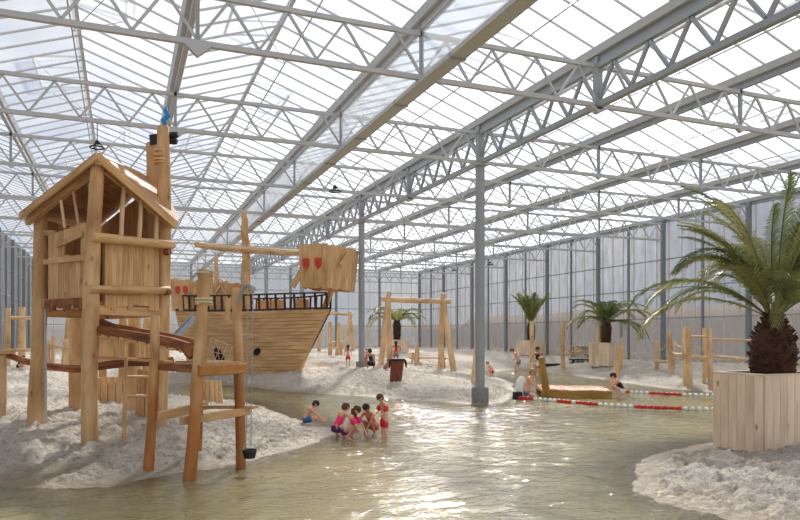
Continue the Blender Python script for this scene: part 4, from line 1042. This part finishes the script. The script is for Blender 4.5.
smallpalm(397, 305, 353, 45., 1.2, .95, 'drooping palm partly behind the left leg of the swing frame', 'pale timber box behind the girl at the swing', 1.5, 2.6, 6, [(k*2.4, [1.0, .75, .5][k % 3], .9+.2*((k*7) % 5)/5) for k in range(20)])

# ------------------------------------------------------------------ raft and lane lines
rz0 = 24.3
ra, rb = U(541, 391, 23.4), U(612, 395, 22.9)
rt = empty('wooden_raft', Vector(((ra.x+rb.x)/2, (ra.y+rb.y)/2, 0)), 'flat plank raft floating between its two rope posts', 'raft'); o = rt.location
a = Vector((ra.x, ra.y, .2)); b = Vector((rb.x, rb.y, .2)); bk = F(.25, 2.1)
for off in (0, .96): MB(o).beam(a+bk*off-Vector((0, 0, .12)), b+bk*off-Vector((0, 0, .12)), .12, .26).build('side_beam', 'raft_side', rt)
mb = MB(o); n = 20
for i in range(n):
    q = a.lerp(b, (i+.5)/n)+Vector((0, 0, .045+random.uniform(-.01, .015))); mb.beam(q-bk*(.02+random.uniform(0, .03)), q+bk*random.uniform(.97, 1.02), (b-a).length/n*.8, .05)
mb.build('deck_boards', 'raft', rt)
MB(o).log(U(547, 396, 23.4), U(541, 357, 23.4), .13, .1, .0).build('end_post', 'raft_side', rt)
MB(o).log(U(613, 388, 24.9), U(622, 346, 25.2), .14, .1, .0).build('end_post', 'log', rt)
mp_ = gz(U(517, 401, 23.), .15); m = MB(mp_); t = empty('mooring_post', mp_, 'leaning white-topped stump with black sleeve at the raft landing', 'post')
MB(mp_).tube([mp_, mp_+F(.02, 0)+Vector((0, 0, .45))], [.17, .16], 14).build('sleeve', 'black', t)
MB(mp_).tube([mp_+F(.16, .3)-Vector((0, 0, .05)), mp_+F(.17, .3)+Vector((0, 0, .5)), mp_+F(.2, .3)+Vector((0, 0, .8)), mp_+F(.22, .3)+Vector((0, 0, .95))], [.17, .19, .16, .07], 14, True, .08).build('cap', 'white', t)
def lane(pts, label, pattern):
    w = [G(u, v, .0) for u, v in pts]; t = empty('lane_rope', w[0], label, 'lane rope', 'red and white float ropes'); o = t.location
    MB(o).tube([p+Vector((0, 0, .02)) for p in w], .015, 5).build('rope', 'rope', t)
    tot = sum((w[i+1]-w[i]).length for i in range(len(w)-1)); sp = .185; s = 0.; i = 0; acc = 0.; k = 0; pr = {}
    while s < tot-.05 and k < 98:
        while s-acc > (w[i+1]-w[i]).length: acc += (w[i+1]-w[i]).length; i += 1
        d = (w[i+1]-w[i]).normalized(); c = w[i]+d*(s-acc); fr = s/tot
        colr = 'white'
        for lo, hi in pattern:
            if lo <= fr < hi: colr = 'red'
        if colr not in pr:
            m = MB(); hl = .055 if colr == 'white' else .085
            m.tube([(-hl, 0, 0), (-hl*.7, 0, 0), (hl*.7, 0, 0), (hl, 0, 0)], [.035, .062, .062, .035], 10) ; ob = m.build('float', colr, t); pr[colr] = ob
        else: ob = pr[colr].copy(); C.objects.link(ob); ob.parent = t
        ob.location = c-o+Vector((0, 0, .035)); ob.rotation_euler = (0, 0, math.atan2(d.y, d.x)); s += sp; k += 1
lane([(521, 399), (548, 401), (580, 404), (612, 406.5), (650, 408.5), (690, 410), (735, 411)], 'nearer red and white float rope crossing the water', [(0, .06), (.2, .3), (.32, .42), (.6, .8)])
lane([(622, 392.5), (650, 394), (680, 395.5), (735, 397)], 'farther red and white float rope behind the raft', [(0, .06), (.28, .55)])

# ------------------------------------------------------------------ people
POSE = {
 'stand': dict(pel=(0, 0, .50), sp=(0, 0, .60), ch=(0, 0, .72), nk=(0, .0, .81), hd=(0, .015, .905), hip=(.055, 0, .48), kn=(.062, .012, .27), an=(.062, -.005, .045), to=(.07, .085, .018), sh=(.105, 0, .775), el=(.14, -.01, .63), wr=(.145, .04, .50)),
 'reach': dict(pel=(0, 0, .50), sp=(0, .01, .60), ch=(0, .03, .72), nk=(0, .05, .80), hd=(0, .10, .885), hip=(.055, 0, .48), kn=(.062, .012, .27), an=(.062, -.005, .045), to=(.07, .085, .018), sh=(.105, .03, .765), el=(.15, .05, .62), wr=(.10, .14, .56)),
 'hips': dict(pel=(0, 0, .50), sp=(0, 0, .60), ch=(0, 0, .72), nk=(0, .0, .81), hd=(0, .015, .905), hip=(.055, 0, .48), kn=(.062, .012, .27), an=(.062, -.005, .045), to=(.07, .085, .018), sh=(.105, 0, .775), el=(.21, -.03, .66), wr=(.10, .03, .56)),
 'armsout': dict(pel=(0, 0, .50), sp=(0, 0, .60), ch=(0, 0, .72), nk=(0, .0, .81), hd=(0, .015, .905), hip=(.055, 0, .48), kn=(.075, .03, .27), an=(.075, -.005, .045), to=(.085, .085, .018), sh=(.105, 0, .775), el=(.19, .02, .66), wr=(.26, .05, .54)),
 'walk': dict(pel=(0, -.04, .46), sp=(0, .01, .56), ch=(0, .08, .66), nk=(0, .13, .73), hd=(0, .20, .80), hip=(.055, -.04, .44), kn=(.06, .10, .27), an=(.06, .02, .045), to=(.065, .11, .018), sh=(.10, .10, .71), el=(.12, .06, .57), wr=(.11, .16, .48), knb=(.06, .0, .25), anb=(.06, -.16, .10), tob=(.065, -.08, .03)),
 'squat': dict(pel=(0, -.09, .15), sp=(0, -.03, .25), ch=(0, .04, .35), nk=(0, .08, .43), hd=(0, .14, .51), hip=(.06, -.08, .14), kn=(.10, .12, .28), an=(.085, .0, .045), to=(.10, .09, .018), sh=(.105, .07, .40), el=(.14, .17, .28), wr=(.10, .26, .13)),
 'kneel': dict(pel=(0, -.07, .17), sp=(0, -.04, .28), ch=(0, .01, .40), nk=(0, .04, .48), hd=(0, .08, .57), hip=(.06, -.06, .15), kn=(.09, .16, .05), an=(.08, -.08, .03), to=(.08, -.15, .02), sh=(.105, .02, .45), el=(.13, .10, .33), wr=(.09, .20, .24)),
 'sit': dict(pel=(0, -.02, .07), sp=(0, .02, .17), ch=(0, .09, .27), nk=(0, .15, .33), hd=(0, .22, .40), hip=(.06, .0, .065), kn=(.10, .22, .13), an=(.09, .36, .04), to=(.10, .42, .06), sh=(.105, .13, .30), el=(.12, .24, .18), wr=(.08, .36, .08)),
}
def person(label, loc, H, pose, face, skin='skin', hair='h_brown', long=False, shorts=None, top=None, bands=None, skirt=None, fingers=True, shade='person', child=True, zoff=0.):
    P = POSE[pose]; t = empty('person', Vector(loc)+Vector((0, 0, zoff)), label, 'person', None, face-PI/2)
    hk = 1.12 if child else 1.0
    V, E, R = [], [], []
    def av(p, r, par=None):
        V.append(Vector(p)*H); R.append(r*H)
        if par is not None: E.append((par, len(V)-1))
        return len(V)-1
    def mid(a, b, t_=.5): return tuple(Vector(a).lerp(Vector(b), t_))
    pel = av(P['pel'], .062); sp = av(P['sp'], .058, pel); ch = av(P['ch'], .066, sp); nk0 = av(mid(P['ch'], P['nk'], .7), .045, ch); nk = av(P['nk'], .026, nk0)
    hd = Vector(P['hd']); ndir = (hd-Vector(P['nk'])).normalized()
    j = av(tuple(hd-ndir*.045*hk), .036*hk, nk); c1 = av(tuple(hd), .055*hk, j); c2 = av(tuple(hd+ndir*.042*hk), .048*hk, c1); av(tuple(hd+ndir*.062*hk), .02*hk, c2)
    fwd = Vector((0, 1, 0)); fwd = (fwd-ndir*fwd.dot(ndir)).normalized()
    hips = {}
    for s in (-1, 1):
        f = lambda k: (P[k][0]*s, P[k][1], P[k][2])
        kk, aa, tt = ('knb', 'anb', 'tob') if (s < 0 and 'knb' in P) else ('kn', 'an', 'to')
        h = av(f('hip'), .052, pel); m1 = av(mid(f('hip'), f(kk), .5), .044, h); k = av(f(kk), .034, m1); m2 = av(mid(f(kk), f(aa), .35), .033, k); a = av(f(aa), .02, m2); av(f(tt), .016, a)
        S_ = av(f('sh'), .032, nk0); e1 = av(mid(f('sh'), f('el')), .026, S_); e = av(f('el'), .022, e1); w = av(f('wr'), .015, e)
        wr, el = Vector(f('wr')), Vector(f('el')); d = (wr-el).normalized(); pm = wr+d*.035; pi_ = av(tuple(pm), .018, w)
        if fingers:
            sd, upp, _ = frame(d); 
            for q, (o_, l_) in enumerate(((-.014, .032), (-.005, .038), (.005, .036), (.014, .028))):
                b_ = av(tuple(pm+d*.012+sd*o_), .0055, pi_); g = av(tuple(pm+d*(.012+l_*.5)+sd*o_*1.2), .005, b_); av(tuple(pm+d*(.012+l_)+sd*o_*1.25-upp*.01), .0045, g)
            b_ = av(tuple(wr+d*.015-sd*.02), .006, w); av(tuple(wr+d*.035-sd*.034), .005, b_)
    me = bpy.data.meshes.new('body'); me.from_pydata([tuple(v) for v in V], E, [])
    o = bpy.data.objects.new('body', me); C.objects.link(o); o.parent = t
    m = o.modifiers.new('Skin', 'SKIN'); m.use_smooth_shade = True
    for i, sv in enumerate(me.skin_vertices[0].data): sv.radius = (R[i], R[i]); sv.use_root = (i == 0)
    ss = o.modifiers.new('Sub', 'SUBSURF'); ss.levels = 1; ss.render_levels = 2
    me.materials.append(M[skin])
    hdw = hd*H; up = ndir; rt_ = fwd.cross(up)
    rot = Matrix((rt_, fwd, up)).transposed()
    # hair
    mb = MB(); r = .058*hk*H
    mb.sphere(hdw+up*.014*H-fwd*.007*H, r*1.0, r*1.13, r*1.12, 16, 8, rot, -.15)
    mb.sphere(hdw-fwd*.022*H-up*.006*H, r*.96, r*.85, r*1.0, 14, 8, rot)
    if long:
        mb.tube([hdw-fwd*.045*H, hdw-fwd*.062*H-Vector((0, 0, .06*H)), hdw-fwd*.06*H-Vector((0, 0, .13*H)), hdw-fwd*.055*H-Vector((0, 0, .19*H))], [r*.8, r*.85, r*.7, r*.2], 10, True, .08)
    mb.build('hair', hair, t)
    mb = MB()
    for s in (-1, 1): mb.sphere(hdw+fwd*.0525*hk*H+rt_*s*.02*hk*H-up*.004*H, .0065*H, nu=8, nv=6)
    mb.build('eyes', 'h_dark', t)
    mb = MB(); mb.sphere(hdw+fwd*.056*hk*H-up*.015*H, .008*H, .011*H, .012*H, 8, 6, rot)
    for s in (-1, 1): mb.sphere(hdw+rt_*s*.056*hk*H-up*.008*H, .006*H, .013*H, .018*H, 8, 6, rot)
    mb.build('nose_and_ears', skin, t)
    mb = MB(); mb.sphere(hdw+fwd*.049*hk*H-up*.033*hk*H, .014*H, .006*H, .004*H, 8, 6, rot); mb.build('mouth', 'c_pink', t)
    def cloth(name, mat, chains):
        V2, E2, R2 = [], [], []
        for chn in chains:
            pr = None
            for q, r_ in chn:
                if isinstance(q, int): pr = q; continue
                V2.append(Vector(q)*H); R2.append(r_*H)
                if pr is not None: E2.append((pr, len(V2)-1))
                pr = len(V2)-1
        me = bpy.data.meshes.new(name); me.from_pydata([tuple(v) for v in V2], E2, []); o = bpy.data.objects.new(name, me); C.objects.link(o); o.parent = t
        m = o.modifiers.new('Skin', 'SKIN'); m.use_smooth_shade = True
        for i, sv in enumerate(me.skin_vertices[0].data): sv.radius = (R2[i], R2[i]); sv.use_root = (i == 0)
        ss = o.modifiers.new('Sub', 'SUBSURF'); ss.levels = 1; ss.render_levels = 1; me.materials.append(M[mat]); return o
    kf = lambda s: P['knb' if (s < 0 and 'knb' in P) else 'kn']
    if shorts:
        mat, ln = shorts; ch_ = [[(mid(P['pel'], P['sp'], .45), .069), (P['pel'], .073)]]
        for s in (-1, 1):
            hp = (P['hip'][0]*s, P['hip'][1], P['hip'][2]); kn = (kf(s)[0]*s, kf(s)[1], kf(s)[2])
            ch_.append([(1, 0), (hp, .064), (mid(hp, kn, ln*.6), .062), (mid(hp, kn, ln), .061)])
        cloth('shorts', mat, ch_)
    if top:
        ch_ = [[(P['pel'], .07), (P['sp'], .066), (mid(P['sp'], P['ch'], .5), .071), (P['ch'], .074), (mid(P['ch'], P['nk'], .6), .055)]]
        cloth('top', top, ch_)
    if skirt:
        mb = MB(); p0 = Vector(P['pel'])*H; mb.lathe(p0, [(.10*H, -.12*H), (.085*H, -.03*H), (.07*H, .05*H)], 16, False); mb.build('skirt', skirt, t)
    if bands:
        for s in (-1, 1):
            sh, el = Vector((P['sh'][0]*s, P['sh'][1], P['sh'][2]))*H, Vector((P['el'][0]*s, P['el'][1], P['el'][2]))*H
            mb = MB(); mb.tube([sh.lerp(el, .2), sh.lerp(el, .3), sh.lerp(el, .75), sh.lerp(el, .88)], [.036*H, .052*H, .052*H, .036*H], 14); mb.build('armband', bands, t)
    return t
FW = lambda dx, dz: HEAD(dx, dz)
FACT = dict(stand=.97, reach=.95, hips=.97, armsout=.97, walk=.87, squat=.58, kneel=.63, sit=.46)
def pp(label, u, v, zg, px, pose, face, *a, water=False, zo=0., **k):
    if water: p = G(u, v, 0); zc = CAMH*FPX/(v-HOR)
    else: p, zc = gfind(u, v, zg)
    k.setdefault('fingers', zc < 27)
    return person(label, p, px*zc/FPX/FACT[pose]-zo, pose, face, *a, zoff=zo, **k)
# five bathing children
pp('small boy in blue swim shorts sitting hunched on the sand spit', 305, 424, 16.5, 22.5, 'sit', FW(1, .1), 'skin', 'h_dark', shorts=('c_blue', .7))
pp('small child in a swimsuit crouching left of the pink armband girl', 339.5, 436, 14, 33, 'squat', FW(.7, .7), 'skin', 'h_brown', top='c_pink', shorts=('c_purple', .2), water=True, zo=-.03)
pp('girl with long hair and pink armbands squatting in the water', 349, 439, 14, 34, 'squat', FW(.9, -.25), 'skin', 'h_brown', long=True, shorts=('c_purple', .25), top='c_white', bands='c_pink', water=True, zo=-.03)
pp('dark-haired child in a red swimsuit crouching beside the standing boy', 371, 435, 14, 32, 'squat', FW(-.6, -.8), 'skin_tan', 'h_dark', top='c_red', shorts=('c_red', .2), water=True, zo=-.01)
pp('little boy standing in the water with red armbands and red shorts', 384.5, 438, 14, 44, 'reach', FW(-.85, -.5), 'skin', 'h_brown', shorts=('c_red', .85), bands='red', water=True, zo=-.12)
# people farther off
pp('girl with long brown hair and red shorts walking away by the second column', 348, 367, 31., 22, 'stand', FW(0, 1), 'skin', 'h_brown', long=True, shorts=('c_red', .8))
pp('dark-haired person in black swimwear sitting right of the second column', 371, 368.5, 31, 20, 'squat', FW(-.3, 1), 'skin_tan', 'h_dark', shorts=('c_black', .4), top='c_black')
pp('bare-shouldered child half hidden behind the second column', 366.5, 365, 34, 18, 'stand', FW(.6, 1), 'skin', 'h_blond', shorts=('c_red', .6))
pp('dark-haired girl in red top and grey shorts with hands on hips behind the bin', 396, 365, 34, 25, 'hips', FW(0, 1), 'skin_tan', 'h_dark', long=True, top='c_red', shorts=('c_grey', .6))
pp('child crouching at the left swing leg', 386, 369, 30., 12, 'squat', FW(1, .4), 'skin_tan', 'h_brown', shorts=('c_grey', .5))
pp('small child crouching on the sand just right of the thick column', 491, 376, 27., 14, 'squat', FW(-1, .2), 'skin', 'h_blond', shorts=('c_red', .3))
pp('bare-chested boy striding and leaning forward behind the raft landing', 518, 374, 36, 26, 'walk', FW(-1, .1), 'skin', 'h_brown', shorts=('c_grey', .6))
pp('dark-haired girl in black and white walking with arms spread behind raft post', 537.5, 378, 32, 31, 'armsout', FW(.3, -1), 'skin_tan', 'h_dark', top='c_black', skirt='c_white', shorts=('c_white', .3), water=True)
pp('blond child kneeling in shallow water beside the mooring post', 529, 398, 23, 29, 'kneel', FW(.9, -.3), 'skin', 'h_blond', shorts=('c_grey', .4), water=True, zo=-.04)
pp('child in black and white crouching at the right end of the raft', 619.5, 398, 23, 25, 'squat', FW(-1, .3), 'skin', 'h_dark', top='c_black', shorts=('c_white', .4), water=True)
pp('dark-clad child crouching on the sand by the left log gate', 20, 369, 24, 14, 'squat', FW(1, 0), 'skin', 'h_dark', top='c_black', shorts=('c_black', .4))

# ------------------------------------------------------------------ sky, sun, camera
sd = Vector(F(math.sin(math.radians(7)), math.cos(math.radians(7)))).normalized(); el = math.radians(35)
sdir = Vector((sd.x*math.cos(el), sd.y*math.cos(el), math.sin(el)))
sun = bpy.data.lights.new('sun', 'SUN'); sun.energy = 7.5; sun.angle = math.radians(4); sun.color = (1, .95, .88)
so_ = bpy.data.objects.new('sun', sun); C.objects.link(so_); so_.rotation_euler = (-sdir).to_track_quat('-Z', 'Y').to_euler(); so_.location = (0, 0, 30)
w = bpy.data.worlds.new('sky'); bpy.context.scene.world = w; w.use_nodes = True; nt = w.node_tree; nt.nodes.clear()
out = N(nt, 'ShaderNodeOutputWorld'); bg = N(nt, 'ShaderNodeBackground'); tc = N(nt, 'ShaderNodeTexCoord')
no = N(nt, 'ShaderNodeTexNoise'); no.inputs['Scale'].default_value = 3.2; no.inputs['Detail'].default_value = 7; no.inputs['Roughness'].default_value = .6
L(nt, tc.outputs['Generated'], no.inputs['Vector'])
cl = ramp(nt, no.outputs['Fac'], [(.38, S(198, 212, 236)), (.6, S(246, 247, 250))])
gd = F(math.sin(math.radians(11)), math.cos(math.radians(11))); ge = math.radians(20); gdir = (gd.x*math.cos(ge), gd.y*math.cos(ge), math.sin(ge))
dt = N(nt, 'ShaderNodeVectorMath', operation='DOT_PRODUCT'); dt.inputs[1].default_value = gdir; L(nt, tc.outputs['Generated'], dt.inputs[0])
mr = N(nt, 'ShaderNodeMapRange'); mr.inputs[1].default_value = .80; mr.inputs[2].default_value = 1.0; mr.inputs[3].default_value = 0; mr.inputs[4].default_value = 1
L(nt, dt.outputs['Value'], mr.inputs[0])
pw = N(nt, 'ShaderNodeMath', operation='POWER'); pw.inputs[1].default_value = 2.2; L(nt, mr.outputs[0], pw.inputs[0])
ml = N(nt, 'ShaderNodeMath', operation='MULTIPLY_ADD'); ml.inputs[1].default_value = 1.5; ml.inputs[2].default_value = .80; L(nt, pw.outputs[0], ml.inputs[0])
L(nt, cl.outputs[0], bg.inputs[0]); L(nt, ml.outputs[0], bg.inputs[1]); L(nt, bg.outputs[0], out.inputs[0])
cam = bpy.data.cameras.new('camera'); co = bpy.data.objects.new('camera', cam); C.objects.link(co)
cam.sensor_width = 36; cam.lens = 36*FPX/800; cam.shift_y = (HOR-260)/800; cam.clip_end = 1000; cam.clip_start = .05
co.location = (0, 0, CAMH); co.rotation_euler = (PI/2, 0, -YAW)
sc_ = bpy.context.scene; sc_.camera = co
sc_.view_settings.view_transform = 'Standard'; sc_.view_settings.look = 'None'; sc_.view_settings.exposure = 0.15; sc_.view_settings.gamma = 1; sc_.view_settings.use_curve_mapping = False
sc_.cycles.transparent_max_bounces = 24
